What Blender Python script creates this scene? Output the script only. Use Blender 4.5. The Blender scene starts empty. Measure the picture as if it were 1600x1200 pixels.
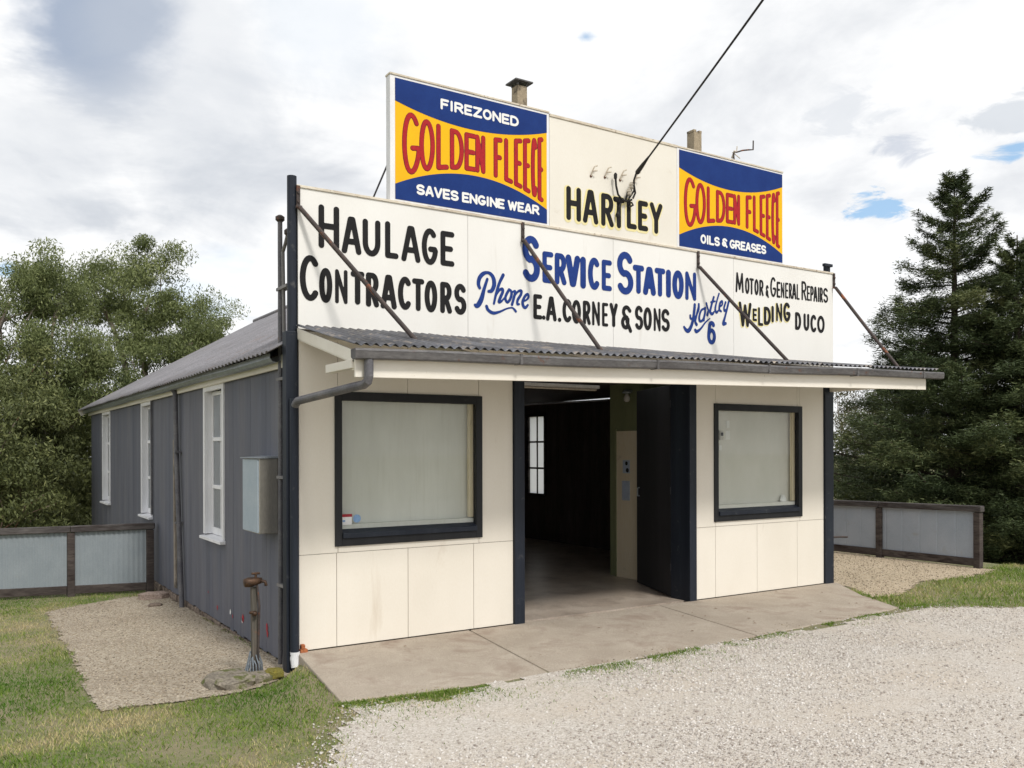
import bpy, math, random
import numpy as np
from mathutils import Matrix, Vector
R = math.radians
SC = bpy.context.scene
COL = SC.collection
# ------------------------------------------------------------------ camera
YAW, FPX, Y0, ROLL = R(32.596), 1370.81, 701.19, R(.1346)
CAM = np.array([-2.889, -8.433, 2.0])
fw = np.array([math.sin(YAW), math.cos(YAW), 0]); rt = np.array([math.cos(YAW), -math.sin(YAW), 0]); dn = np.array([0, 0, -1.])
r2 = rt*math.cos(ROLL)+dn*math.sin(ROLL); d2 = -rt*math.sin(ROLL)+dn*math.cos(ROLL)
cd = bpy.data.cameras.new('camera'); cam = bpy.data.objects.new('camera', cd); COL.objects.link(cam)
cd.sensor_width = 36; cd.lens = FPX/1600*36; cd.shift_y = (Y0-600)/1600; cd.clip_end = 3000
m = Matrix.Identity(4)
for i in range(3):
    m[i][0] = r2[i]; m[i][1] = -d2[i]; m[i][2] = -fw[i]; m[i][3] = CAM[i]
cam.matrix_world = m
SC.camera = cam
def at(px, py, dep):
    return CAM+(fw+r2*(px-800)/FPX+d2*(py-Y0)/FPX)*dep
# ------------------------------------------------------------------ view
SC.view_settings.view_transform = 'Standard'; SC.view_settings.look = 'None'
SC.view_settings.exposure = EXPOSURE = 0.7; SC.view_settings.gamma = 1
SUN_EL, SUN_AZ = 48, 178   # azimuth measured clockwise from +Y: the sun stands in front of the shop, behind the viewer
# ------------------------------------------------------------------ sky
w = bpy.data.worlds.new('World'); SC.world = w; w.use_nodes = True
nt = w.node_tree; nt.nodes.clear(); N = nt.nodes.new; L = nt.links.new
def wmath(op, a, b=None, clamp=False):
    n = N('ShaderNodeMath'); n.operation = op; n.use_clamp = clamp
    for i, v in enumerate((a, b)):
        if v is None: continue
        if isinstance(v, (int, float)): n.inputs[i].default_value = v
        else: L(v, n.inputs[i])
    return n.outputs[0]
out = N('ShaderNodeOutputWorld'); bg = N('ShaderNodeBackground'); bg.inputs[1].default_value = .1; L(bg.outputs[0], out.inputs[0])
sky = N('ShaderNodeTexSky'); sky.sky_type = 'NISHITA'; sky.sun_disc = False
sky.sun_elevation = R(SUN_EL); sky.sun_rotation = R(SUN_AZ); sky.air_density = 1.0; sky.dust_density = .8
tc = N('ShaderNodeTexCoord'); sp = N('ShaderNodeSeparateXYZ'); L(tc.outputs['Generated'], sp.inputs[0])
zc = wmath('ADD', wmath('MAXIMUM', sp.outputs[2], 0.0), .16)
cb = N('ShaderNodeCombineXYZ'); L(wmath('DIVIDE', sp.outputs[0], zc), cb.inputs[0]); L(wmath('DIVIDE', sp.outputs[1], zc), cb.inputs[1])
def wnoise(scale, detail, rough, dist, off):
    mp = N('ShaderNodeMapping'); mp.inputs['Location'].default_value = off; L(cb.outputs[0], mp.inputs[0])
    n = N('ShaderNodeTexNoise'); n.inputs['Scale'].default_value = scale; n.inputs['Detail'].default_value = detail
    n.inputs['Roughness'].default_value = rough; n.inputs['Distortion'].default_value = dist; L(mp.outputs[0], n.inputs[0]); return n.outputs[0]
n1 = wnoise(1.25, 10, .58, .45, (3.1, 1.7, 0)); n2 = wnoise(.55, 8, .52, .2, (7.3, -2.2, 2)); n3 = wnoise(2.3, 6, .6, .3, (0.4, 5.2, 4)); n4 = wnoise(7.5, 7, .62, .6, (2.4, 1.2, 8))
def ramp(fac, stops, interp='LINEAR'):
    r = N('ShaderNodeValToRGB'); L(fac, r.inputs[0]); el = r.color_ramp.elements; r.color_ramp.interpolation = interp
    while len(el) < len(stops): el.new(.5)
    for e, (p, c) in zip(el, stops): e.position = p; e.color = (*c, 1) if len(c) == 3 else c
    return r.outputs[0]
def blob(px, py, rad, soft):    # a soft spot of sky around one direction, edges broken up by noise
    d = at(px, py, 1)-CAM; d = d/np.linalg.norm(d)
    nn = N('ShaderNodeVectorMath'); nn.operation = 'NORMALIZE'; L(tc.outputs['Generated'], nn.inputs[0])
    v = N('ShaderNodeVectorMath'); v.operation = 'DISTANCE'; L(nn.outputs[0], v.inputs[0]); v.inputs[1].default_value = tuple(d)
    dd = wmath('ADD', v.outputs['Value'], wmath('MULTIPLY', wmath('SUBTRACT', n3, .5), soft*5.5)); dd = wmath('ADD', dd, wmath('MULTIPLY', wmath('SUBTRACT', n1, .5), soft*3.0))
    if rad < .055: dd = wmath('ADD', v.outputs['Value'], wmath('MULTIPLY', wmath('SUBTRACT', n4, .47), rad*4.6)); dd = wmath('ADD', dd, wmath('MULTIPLY', wmath('ABSOLUTE', wmath('SUBTRACT', sp.outputs[2], float(d[2]))), 1.1))
    mr = N('ShaderNodeMapRange'); mr.interpolation_type = 'SMOOTHSTEP'; L(dd, mr.inputs[0])
    mr.inputs[1].default_value = rad-soft; mr.inputs[2].default_value = rad+soft; mr.inputs[3].default_value = 1; mr.inputs[4].default_value = 0
    return mr.outputs[0]
def wmix(fac, a, b):
    n = N('ShaderNodeMix'); n.data_type = 'RGBA'; L(fac, n.inputs[0]) if not isinstance(fac, float) else None
    if isinstance(fac, float): n.inputs[0].default_value = fac
    for k, v in ((6, a), (7, b)):
        if isinstance(v, tuple): n.inputs[k].default_value = (*v, 1)
        else: L(v, n.inputs[k])
    return n.outputs[2]
cloud = ramp(wmath('ADD', wmath('MULTIPLY', n1, .62), wmath('MULTIPLY', n3, .38)), [(.36, (3.0, 3.25, 3.7)), (.42, (4.3, 4.5, 4.8)), (.465, (5.5, 5.6, 5.75)), (.51, (6.25, 6.3, 6.35)), (.57, (6.7, 6.7, 6.7))])
# brighter cloud towards the right of the picture, greyer towards the left
dR = at(1150, 250, 1)-CAM; dR /= np.linalg.norm(dR)
vd = N('ShaderNodeVectorMath'); vd.operation = 'DOT_PRODUCT'; L(tc.outputs['Generated'], vd.inputs[0]); vd.inputs[1].default_value = tuple(dR)
bright = N('ShaderNodeMapRange'); L(vd.outputs['Value'], bright.inputs[0]); bright.inputs[1].default_value = .80; bright.inputs[2].default_value = .99
bright.inputs[3].default_value = 0; bright.inputs[4].default_value = .5
cloud = wmix(bright.outputs[0], cloud, (6.7, 6.7, 6.7))
zz = N('ShaderNodeMapRange'); L(sp.outputs[2], zz.inputs[0]); zz.inputs[1].default_value = .02; zz.inputs[2].default_value = .3; zz.inputs[3].default_value = .3; zz.inputs[4].default_value = 0
cloud = wmix(zz.outputs[0], cloud, (6.3, 6.4, 6.5))
for px, py, rad, soft, colr, k in ((155, 25, .07, .03, (1.9, 2.4, 3.3), .85), (300, 70, .09, .04, (3.9, 4.15, 4.55), .42), (60, 245, .07, .03, (4.5, 4.7, 5.0), .5), (330, 225, .08, .03, (4.5, 4.7, 5.0), .45), (1410, 232, .025, .012, (3.7, 4.0, 4.6), .75), (1330, 180, .04, .015, (4.8, 5.0, 5.3), .7), (1590, 180, .04, .015, (4.0, 4.3, 4.7), .7), (480, 30, .06, .03, (4.9, 5.3, 5.8), .5), (1370, 420, .035, .015, (6.3, 6.5, 6.8), .6)):
    cloud = wmix(wmath('MULTIPLY', blob(px, py, rad, soft), k), cloud, colr)
gap = wmath('MULTIPLY', ramp(n2, [(.60, (0, 0, 0)), (.70, (1, 1, 1))]), .8)
for px, py, rad in ((1378, 326, .03), (1590, 232, .022), (915, 58, .008), (8, 425, .012)):
    gap = wmath('MAXIMUM', gap, blob(px, py, rad, .010))
blue = wmix(.45, sky.outputs[0], (3.2, 4.9, 6.6))
L(wmix(gap, cloud, blue), bg.inputs[0])
# ------------------------------------------------------------------ sun
sd = bpy.data.lights.new('sun', 'SUN'); sd.energy = 1.5; sd.angle = R(10); sd.color = (1, .96, .9)
so = bpy.data.objects.new('sun', sd); COL.objects.link(so)
az, el = R(SUN_AZ), R(SUN_EL)
sv = Vector((math.sin(az)*math.cos(el), math.cos(az)*math.cos(el), math.sin(el)))
so.rotation_euler = sv.to_track_quat('Z', 'Y').to_euler(); so.location = sv*30
# ------------------------------------------------------------------ materials
MATS = {}
class G:
    def __init__(s, name):
        s.m = bpy.data.materials.new(name); s.m.use_nodes = True; s.nt = s.m.node_tree; s.b = s.nt.nodes['Principled BSDF']
        s.tc = s.nt.nodes.new('ShaderNodeTexCoord'); MATS[name] = s.m
    def n(s, t, **k):
        x = s.nt.nodes.new(t)
        for a, v in k.items(): setattr(x, a, v)
        return x
    def l(s, a, b): s.nt.links.new(a, b)
    def noise(s, scale, detail=5, rough=.55, stretch=(1, 1, 1), dist=0, vec=None):
        mp = s.n('ShaderNodeMapping'); mp.inputs['Scale'].default_value = stretch; s.l(vec or s.tc.outputs['Object'], mp.inputs[0])
        n = s.n('ShaderNodeTexNoise'); n.inputs['Scale'].default_value = scale; n.inputs['Detail'].default_value = detail
        n.inputs['Roughness'].default_value = rough; n.inputs['Distortion'].default_value = dist; s.l(mp.outputs[0], n.inputs[0]); return n.outputs[0]
    def ramp(s, f, stops):
        r = s.n('ShaderNodeValToRGB'); s.l(f, r.inputs[0]); el = r.color_ramp.elements
        while len(el) < len(stops): el.new(.5)
        for e, (p, c) in zip(el, stops): e.position = p; e.color = (c, c, c, 1) if isinstance(c, (int, float)) else (*c, 1)
        return r.outputs[0]
    def mix(s, f, a, b, mode='MIX'):
        n = s.n('ShaderNodeMix', data_type='RGBA', blend_type=mode)
        for k, v in ((0, f), (6, a), (7, b)):
            if isinstance(v, (int, float)): n.inputs[k].default_value = v
            elif isinstance(v, tuple): n.inputs[k].default_value = (*v, 1)
            else: s.l(v, n.inputs[k])
        return n.outputs[2]
    def bump(s, h, strength, dist=.01, prev=None):
        b = s.n('ShaderNodeBump'); b.inputs['Strength'].default_value = strength; b.inputs['Distance'].default_value = dist; s.l(h, b.inputs['Height'])
        if prev: s.l(prev, b.inputs['Normal'])
        s.l(b.outputs[0], s.b.inputs['Normal']); return b.outputs[0]
    def col(s, c): s.l(c, s.b.inputs['Base Color'])
    def attr(s, name):
        a = s.n('ShaderNodeAttribute'); a.attribute_name = name; return a
def weathered(name, base, alt, rough=.7, scale=2.5, stretch=(1, 1, 1), amount=(.35, .7), fine=.12, dirt=None, bump=.15, bscale=60, metal=0, spec=.25, dirtr=(.6, .75), dstretch=(1, 1, 1), dscale=3):
    g = G(name); a = g.noise(scale, 6, .6, stretch)
    c = g.mix(g.ramp(a, [(amount[0], 0.), (amount[1], 1.)]), base, alt)
    f = g.noise(bscale, 3, .6, stretch)
    c = g.mix(fine, c, g.ramp(f, [(.3, .0), (.7, 1.)]), 'OVERLAY')
    if dirt:
        d = g.noise(dscale, 8, .65, dstretch, .4)
        c = g.mix(g.ramp(d, [(dirtr[0], 0.), (dirtr[1], 1.)]), c, dirt)
    g.col(c); g.b.inputs['Roughness'].default_value = rough; g.b.inputs['Metallic'].default_value = metal; g.b.inputs['Specular IOR Level'].default_value = spec
    if bump: g.bump(f, bump, .004)
    return g.m
V = (1, 1, .07)
weathered('cream_paint', (.82, .772, .685), (.76, .71, .62), .6, 1.2, (1, 1, .5), fine=.05, dirt=(.52, .43, .32), dirtr=(.64, .9), dstretch=(1, 1, .3), dscale=2, bump=.05)
weathered('white_panel', (.83, .82, .79), (.77, .755, .72), .5, 1.0, (1, 1, .4), fine=.04, dirt=(.6, .56, .5), dirtr=(.64, .9), dstretch=(2.5, 1, .25), dscale=2, bump=.04)
weathered('cream_board', (.78, .745, .67), (.72, .68, .60), .55, 1.0, (1, 1, .5), fine=.05, dirt=(.58, .52, .43), dirtr=(.64, .85), bump=.05)
weathered('trim_paint', (.72, .66, .55), (.5, .43, .34), .7, 6, (.3, 1, 1), fine=.2, dirt=(.22, .15, .1), dirtr=(.6, .7), dscale=14, bump=.2)
weathered('fascia_paint', (.80, .76, .68), (.70, .65, .56), .55, 2, (.2, 1, 1), fine=.06, dirt=(.36, .24, .16), dirtr=(.70, .76), dscale=22, bump=.08)
weathered('bright_white', (.82, .82, .84), (.70, .70, .72), .5, 5, (1, 1, .3), fine=.06, dirt=(.42, .4, .38), dirtr=(.66, .8), dscale=9, bump=.08)
weathered('black_paint', (.013, .014, .016), (.022, .023, .026), .5, 4, V, fine=.1, dirt=(.09, .085, .08), dirtr=(.66, .8), dscale=12, bump=.1)
weathered('dark_post', (.012, .016, .026), (.024, .030, .042), .5, 4, V, fine=.15, dirt=(.10, .10, .10), dirtr=(.62, .8), dscale=10, bump=.15)
weathered('door_paint', (.030, .030, .033), (.045, .044, .048), .55, 3, V, fine=.12, bump=.12)
weathered('corrugated_old', (.15, .155, .175), (.055, .055, .06), .5, 3, (1, .35, 1), fine=.3, dirt=(.30, .26, .22), dirtr=(.54, .66), dscale=5, bump=.2, metal=.25)
weathered('roof_old', (.245, .235, .25), (.185, .18, .19), .6, 2, (1, .35, 1), fine=.25, dirt=(.20, .15, .13), dirtr=(.58, .75), dscale=2.5, bump=.15, metal=.1)
weathered('gutter_metal', (.10, .095, .095), (.16, .155, .155), .55, 5, (.3, 1, 1), fine=.25, dirt=(.16, .07, .04), dirtr=(.62, .7), dscale=9, bump=.2, metal=.3)
weathered('pipe_metal', (.10, .10, .115), (.18, .175, .18), .5, 5, fine=.2, dirt=(.2, .12, .09), dirtr=(.64, .72), dscale=9, bump=.2, metal=.2)
weathered('rusty_rod', (.05, .044, .043), (.09, .068, .06), .6, 7, fine=.25, dirt=(.24, .08, .035), dirtr=(.56, .66), dscale=6, bump=.25, metal=.2)
weathered('box_metal', (.55, .52, .46), (.42, .40, .36), .36, 3, (1, 1, .3), fine=.1, bump=.04, metal=.85)
weathered('box_blue_grey', (.36, .43, .49), (.42, .48, .53), .5, 5, fine=.08, dirt=(.3, .3, .3), dirtr=(.62, .8), bump=.04)
weathered('galvanised', (.40, .44, .48), (.30, .33, .36), .38, 9, fine=.15, dirt=(.24, .22, .18), dirtr=(.64, .8), dscale=7, bump=.08, metal=.55)
weathered('conduit_grey', (.16, .155, .16), (.25, .24, .235), .55, 6, (1, 1, .2), fine=.15, bump=.1)
weathered('old_timber', (.05, .04, .037), (.10, .083, .074), .85, 7, (.15, .15, 1), fine=.35, dirt=(.03, .022, .02), dirtr=(.5, .65), dscale=14, dstretch=(.2, .2, 1), bump=.5)
weathered('rail_timber', (.048, .042, .042), (.11, .10, .096), .85, 9, (.12, .12, 1), fine=.35, dirt=(.035, .026, .024), dirtr=(.5, .65), dscale=14, dstretch=(.15, .15, 1.4), bump=.5)
weathered('fence_sheet', (.25, .285, .31), (.30, .335, .36), .75, 2, fine=.06, spec=.2, dirt=(.30, .30, .27), dirtr=(.62, .8), dscale=3, bump=.05, metal=.15)
weathered('fence_sheet_flat', (.33, .375, .44), (.39, .43, .49), .5, 2, fine=.06, dirt=(.33, .33, .32), dirtr=(.62, .8), dscale=3, bump=.05, metal=.1)
weathered('grey_timber', (.22, .19, .16), (.34, .30, .25), .9, 8, (1, 1, .1), fine=.3, dirt=(.06, .05, .04), dirtr=(.56, .66), dscale=10, dstretch=(1, 1, .3), bump=.5)
weathered('stone', (.17, .15, .12), (.30, .26, .21), .95, 6, fine=.4, dirt=(.10, .11, .035), dirtr=(.5, .6), dscale=7, bump=.9, bscale=40)
weathered('plinth_stone', (.17, .13, .105), (.26, .21, .17), .95, 5, fine=.4, dirt=(.05, .04, .03), dirtr=(.5, .62), dscale=9, bump=.9, bscale=30)
weathered('step_stone', (.30, .23, .19), (.38, .30, .26), .95, 6, fine=.4, bump=.7, bscale=40)
weathered('brick', (.34, .10, .04), (.42, .16, .07), .9, 14, fine=.3, bump=.5)
weathered('brass', (.06, .036, .024), (.12, .068, .04), .5, 20, fine=.3, dirt=(.06, .04, .03), dirtr=(.5, .6), dscale=30, bump=.3, metal=.5)
weathered('tap_post', (.085, .08, .068), (.14, .12, .10), .85, 12, V, fine=.3, dirt=(.22, .11, .07), dirtr=(.58, .68), dscale=14, bump=.4)
weathered('blue_grey_wire', (.20, .23, .26), (.12, .13, .14), .7, 10, fine=.3, bump=.3)
weathered('moss', (.20, .17, .035), (.13, .12, .035), .95, 30, fine=.3, bump=.9, bscale=90)
weathered('pvc_white', (.82, .83, .85), (.75, .75, .77), .35, 8, fine=.04, bump=0)
weathered('porcelain', (.62, .57, .48), (.4, .34, .26), .5, 30, fine=.1, bump=.1)
weathered('cable_black', (.012, .012, .012), (.03, .028, .026), .6, 20, bump=.1)
weathered('chimney_clay', (.40, .33, .23), (.26, .21, .15), .9, 6, fine=.3, dirt=(.10, .08, .06), dirtr=(.55, .65), dscale=6, bump=.4)
weathered('concrete', (.36, .305, .245), (.46, .40, .33), .9, 1.6, fine=.3, dirt=(.27, .205, .16), dirtr=(.52, .72), dscale=1.6, bump=.35, bscale=120)
weathered('inside_floor', (.38, .31, .25), (.52, .45, .38), .32, 1.4, fine=.25, dirt=(.22, .175, .14), dirtr=(.5, .75), dscale=2.4, bump=.2, bscale=80)
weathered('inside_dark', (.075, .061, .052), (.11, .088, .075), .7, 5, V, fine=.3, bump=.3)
weathered('inside_wall', (.20, .18, .15), (.15, .135, .11), .8, 3, fine=.15, bump=.1)
weathered('green_wall', (.24, .26, .14), (.20, .22, .12), .7, 3, V, fine=.12, bump=.1)
weathered('cream_door', (.80, .70, .52), (.74, .64, .46), .6, 3, V, fine=.1, dirt=(.4, .32, .22), dirtr=(.62, .8), bump=.05)
weathered('red_paint', (.42, .035, .045), (.30, .03, .05), .6, 20, bump=.05)
weathered('black_lettering', (.010, .010, .011), (.018, .017, .018), .8, 8, fine=.1, bump=.05)
weathered('blue_lettering', (.010, .036, .19), (.018, .052, .24), .8, 8, fine=.1, bump=.05)
weathered('sign_blue', (.004, .026, .155), (.008, .038, .19), .75, 3, fine=.08, dirt=(.03, .06, .20), dirtr=(.66, .8), dscale=5, bump=.05)
weathered('sign_yellow', (.86, .475, .006), (.82, .44, .008), .75, 3, fine=.04, dirt=(.66, .35, .05), dirtr=(.66, .8), dscale=5, bump=.05)
weathered('sign_red', (.42, .016, .020), (.34, .014, .022), .75, 9, fine=.15, bump=.05)
weathered('sign_outline', (.20, .012, .02), (.16, .012, .03), .45, 9, fine=.1, bump=.05)
weathered('sign_white', (.84, .84, .82), (.78, .78, .76), .45, 5, fine=.04, bump=.02)
weathered('halo_yellow', (.80, .70, .30), (.78, .70, .42), .5, 5, fine=.04, bump=.02)
weathered('paper_blue', (.45, .52, .62), (.40, .46, .56), .8, 9, bump=0)
weathered('paper_white', (.86, .86, .86), (.8, .8, .78), .8, 9, bump=0)
weathered('sticker_blue', (.22, .38, .62), (.3, .45, .7), .5, 60, bump=0)
weathered('lamp_white', (.62, .6, .56), (.5, .48, .44), .5, 8, bump=.02)
weathered('bark', (.17, .12, .09), (.30, .25, .20), .9, 6, (1, 1, .15), fine=.35, dirt=(.10, .045, .025), dirtr=(.5, .62), dscale=5, dstretch=(1, 1, .3), bump=.6)
weathered('pale_bark', (.34, .30, .25), (.22, .18, .15), .85, 5, (1, 1, .2), fine=.25, dirt=(.16, .09, .06), dirtr=(.5, .66), dscale=4, dstretch=(1, 1, .3), bump=.4)
weathered('conifer_bark', (.055, .042, .034), (.09, .07, .055), .95, 8, (1, 1, .2), fine=.35, bump=.6)
weathered('dry_leaf', (.12, .06, .03), (.2, .11, .05), .8, 40, bump=0)
weathered('fence_far', (.3, .3, .3), (.2, .2, .2), .8)
# stained hardboard behind the left shop window: vertical runs of pale residue
g = G('window_board'); a = g.noise(3.2, 6, .6, (1, 1, .3)); b = g.noise(30, 4, .6, (1, 1, .05)); d = g.noise(9, 6, .6, (1, 1, .8), 1.2)
c = g.mix(g.ramp(a, [(.3, 0.), (.7, 1.)]), (.65, .65, .61), (.74, .74, .70)); c = g.mix(g.ramp(b, [(.5, 0.), (.8, .22)]), c, (.45, .44, .36)); c = g.mix(g.ramp(d, [(.55, 0.), (.68, .22)]), c, (.68, .68, .62))
g.col(c); g.b.inputs['Roughness'].default_value = .6
g = G('window_board_pale'); a = g.noise(2.5, 6, .6, (1, 1, .5)); d = g.noise(9, 6, .6, (1, 1, .8), 1.2)
c = g.mix(g.ramp(a, [(.3, 0.), (.7, 1.)]), (.68, .67, .62), (.76, .74, .70)); c = g.mix(g.ramp(d, [(.55, 0.), (.68, .2)]), c, (.64, .61, .55))
g.col(c); g.b.inputs['Roughness'].default_value = .6
# glass sheet
g = G('glass'); tr = g.n('ShaderNodeBsdfTransparent'); gl = g.n('ShaderNodeBsdfGlossy'); gl.inputs['Roughness'].default_value = .03; fr = g.n('ShaderNodeFresnel'); fr.inputs[0].default_value = 1.42
ge = g.n('ShaderNodeNewGeometry'); nb_ = g.n('ShaderNodeMath', operation='SUBTRACT'); nb_.inputs[0].default_value = 1; g.l(ge.outputs['Backfacing'], nb_.inputs[1])
mu = g.n('ShaderNodeMath', operation='MULTIPLY'); g.l(fr.outputs[0], mu.inputs[0]); g.l(nb_.outputs[0], mu.inputs[1])
mx = g.n('ShaderNodeMixShader'); g.l(mu.outputs[0], mx.inputs[0]); g.l(tr.outputs[0], mx.inputs[1]); g.l(gl.outputs[0], mx.inputs[2]); g.l(mx.outputs[0], g.nt.nodes['Material Output'].inputs[0])
tr.inputs[0].default_value = (.95, .96, .95, 1)
def frosted(name, k, c1, c2):
    g = G(name); a = g.noise(3, 4); c = g.mix(a, c1, c2); g.col(c); g.b.inputs['Roughness'].default_value = .15; t = g.n('ShaderNodeBsdfTranslucent'); t.inputs[0].default_value = (.93, .95, .96, 1)
    m2 = g.n('ShaderNodeMixShader'); m2.inputs[0].default_value = k; g.l(g.b.outputs[0], m2.inputs[1]); g.l(t.outputs[0], m2.inputs[2]); g.l(m2.outputs[0], g.nt.nodes['Material Output'].inputs[0])
frosted('grey_pane', .7, (.32, .34, .37), (.5, .52, .55)); frosted('milky_pane', .97, (.8, .8, .8), (.9, .9, .9))
g = G('mesh_pane'); ck = g.n('ShaderNodeTexBrick'); ck.inputs['Scale'].default_value = 34; ck.inputs['Color1'].default_value = (.07, .075, .08, 1); ck.inputs['Color2'].default_value = (.09, .095, .1, 1); ck.inputs['Mortar'].default_value = (.34, .36, .38, 1); ck.inputs['Mortar Size'].default_value = .05
mp = g.n('ShaderNodeMapping'); mp.inputs['Rotation'].default_value = (0, R(90), 0); g.l(g.tc.outputs['Object'], mp.inputs[0]); g.l(mp.outputs[0], ck.inputs[0]); g.col(ck.outputs[0]); g.b.inputs['Roughness'].default_value = .4
# vertical boards of the long side wall, each board its own tone
g = G('board_wall'); ta = g.attr('tone').outputs['Fac']; a = g.noise(2.4, 7, .62, (1, 1, .12)); f = g.noise(45, 4, .6, (1, 1, .03)); lo = g.noise(1.1, 4)
c = g.mix(ta, (.086, .093, .122), (.108, .117, .150)); c = g.mix(g.ramp(a, [(.4, 0.), (.72, .75)]), c, (.165, .162, .18)); c = g.mix(g.ramp(f, [(.52, 0.), (.75, .5)]), c, (.055, .052, .058))
d = g.noise(6, 8, .7, (1, 1, .4), .6); c = g.mix(g.ramp(d, [(.66, 0.), (.72, .7)]), c, (.10, .07, .06)); g.col(c); g.b.inputs['Roughness'].default_value = .72; g.bump(f, .5, .006)
# foliage: per-leaf tone
def leafmat(name, dark, light, tip, rough=.55, trans=.18):
    g = G(name); t = g.attr('tone').outputs['Fac']
    c = g.ramp(t, [(0., dark), (.6, light), (1., tip)]); g.col(c); g.b.inputs['Roughness'].default_value = rough; g.b.inputs['Specular IOR Level'].default_value = .25
    tl = g.n('ShaderNodeBsdfTranslucent'); g.l(c, tl.inputs[0]); mx = g.n('ShaderNodeMixShader'); mx.inputs[0].default_value = trans
    g.l(g.b.outputs[0], mx.inputs[1]); g.l(tl.outputs[0], mx.inputs[2]); g.l(mx.outputs[0], g.nt.nodes['Material Output'].inputs[0]); return g.m
leafmat('gum_leaves', (.075, .10, .040), (.21, .245, .095), (.41, .44, .21), .5, .3)
leafmat('shrub_leaves', (.055, .07, .028), (.155, .175, .065), (.30, .31, .13))
leafmat('needles', (.024, .040, .018), (.090, .118, .048), (.22, .235, .10), .6, .12)
leafmat('dull_leaves', (.05, .05, .025), (.12, .11, .055), (.19, .16, .09))
leafmat('grass_blades', (.08, .19, .014), (.23, .32, .055), (.62, .52, .29), .7, .25)
leafmat('stones_white', (.28, .235, .20), (.56, .515, .47), (.76, .73, .69), .9, 0)
leafmat('stones_tan', (.10, .078, .056), (.34, .28, .20), (.60, .52, .41), .9, 0)
# ground covers
g = G('lawn_soil'); a = g.noise(1.3, 7, .62); b = g.noise(14, 6, .65); f = g.noise(110, 4, .7)
c = g.mix(g.ramp(a, [(.38, 0.), (.62, 1.)]), (.29, .25, .145), (.14, .18, .05)); c = g.mix(g.ramp(b, [(.42, 0.), (.66, .8)]), c, (.30, .25, .165)); c = g.mix(.35, c, g.ramp(f, [(.3, 0.), (.7, 1.)]), 'OVERLAY')
g.col(c); g.b.inputs['Roughness'].default_value = .95; g.bump(f, .8, .02)
def gravel(name, c1, c2, c3, patch, vs=46):
    g = G(name); vo = g.n('ShaderNodeTexVoronoi'); vo.inputs['Scale'].default_value = vs; g.l(g.tc.outputs['Object'], vo.inputs[0])
    ra = g.n('ShaderNodeSeparateColor'); g.l(vo.outputs['Color'], ra.inputs[0]); a = g.noise(.9, 6, .6); f = g.noise(190, 3, .7)
    c = g.ramp(ra.outputs[0], [(0., c1), (.45, c2), (1., c3)]); c = g.mix(g.ramp(a, [(.45, 0.), (.7, .55)]), c, patch); c = g.mix(.3, c, g.ramp(f, [(.3, 0.), (.7, 1.)]), 'OVERLAY')
    g.col(c); g.b.inputs['Roughness'].default_value = .95; iv = g.n('ShaderNodeMath', operation='SUBTRACT'); iv.inputs[0].default_value = 1; g.l(vo.outputs['Distance'], iv.inputs[1])
    p = g.bump(iv.outputs[0], .7, .012); g.bump(f, .5, .006, p); return g.m
gravel('gravel_white', (.42, .37, .31), (.56, .51, .45), (.68, .635, .58), (.56, .475, .38), 75)
gravel('gravel_tan', (.24, .195, .14), (.37, .315, .24), (.52, .455, .36), (.22, .175, .125), 60)
gravel('gravel_orange', (.34, .265, .175), (.46, .37, .255), (.58, .48, .35), (.42, .34, .23), 60)
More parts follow.
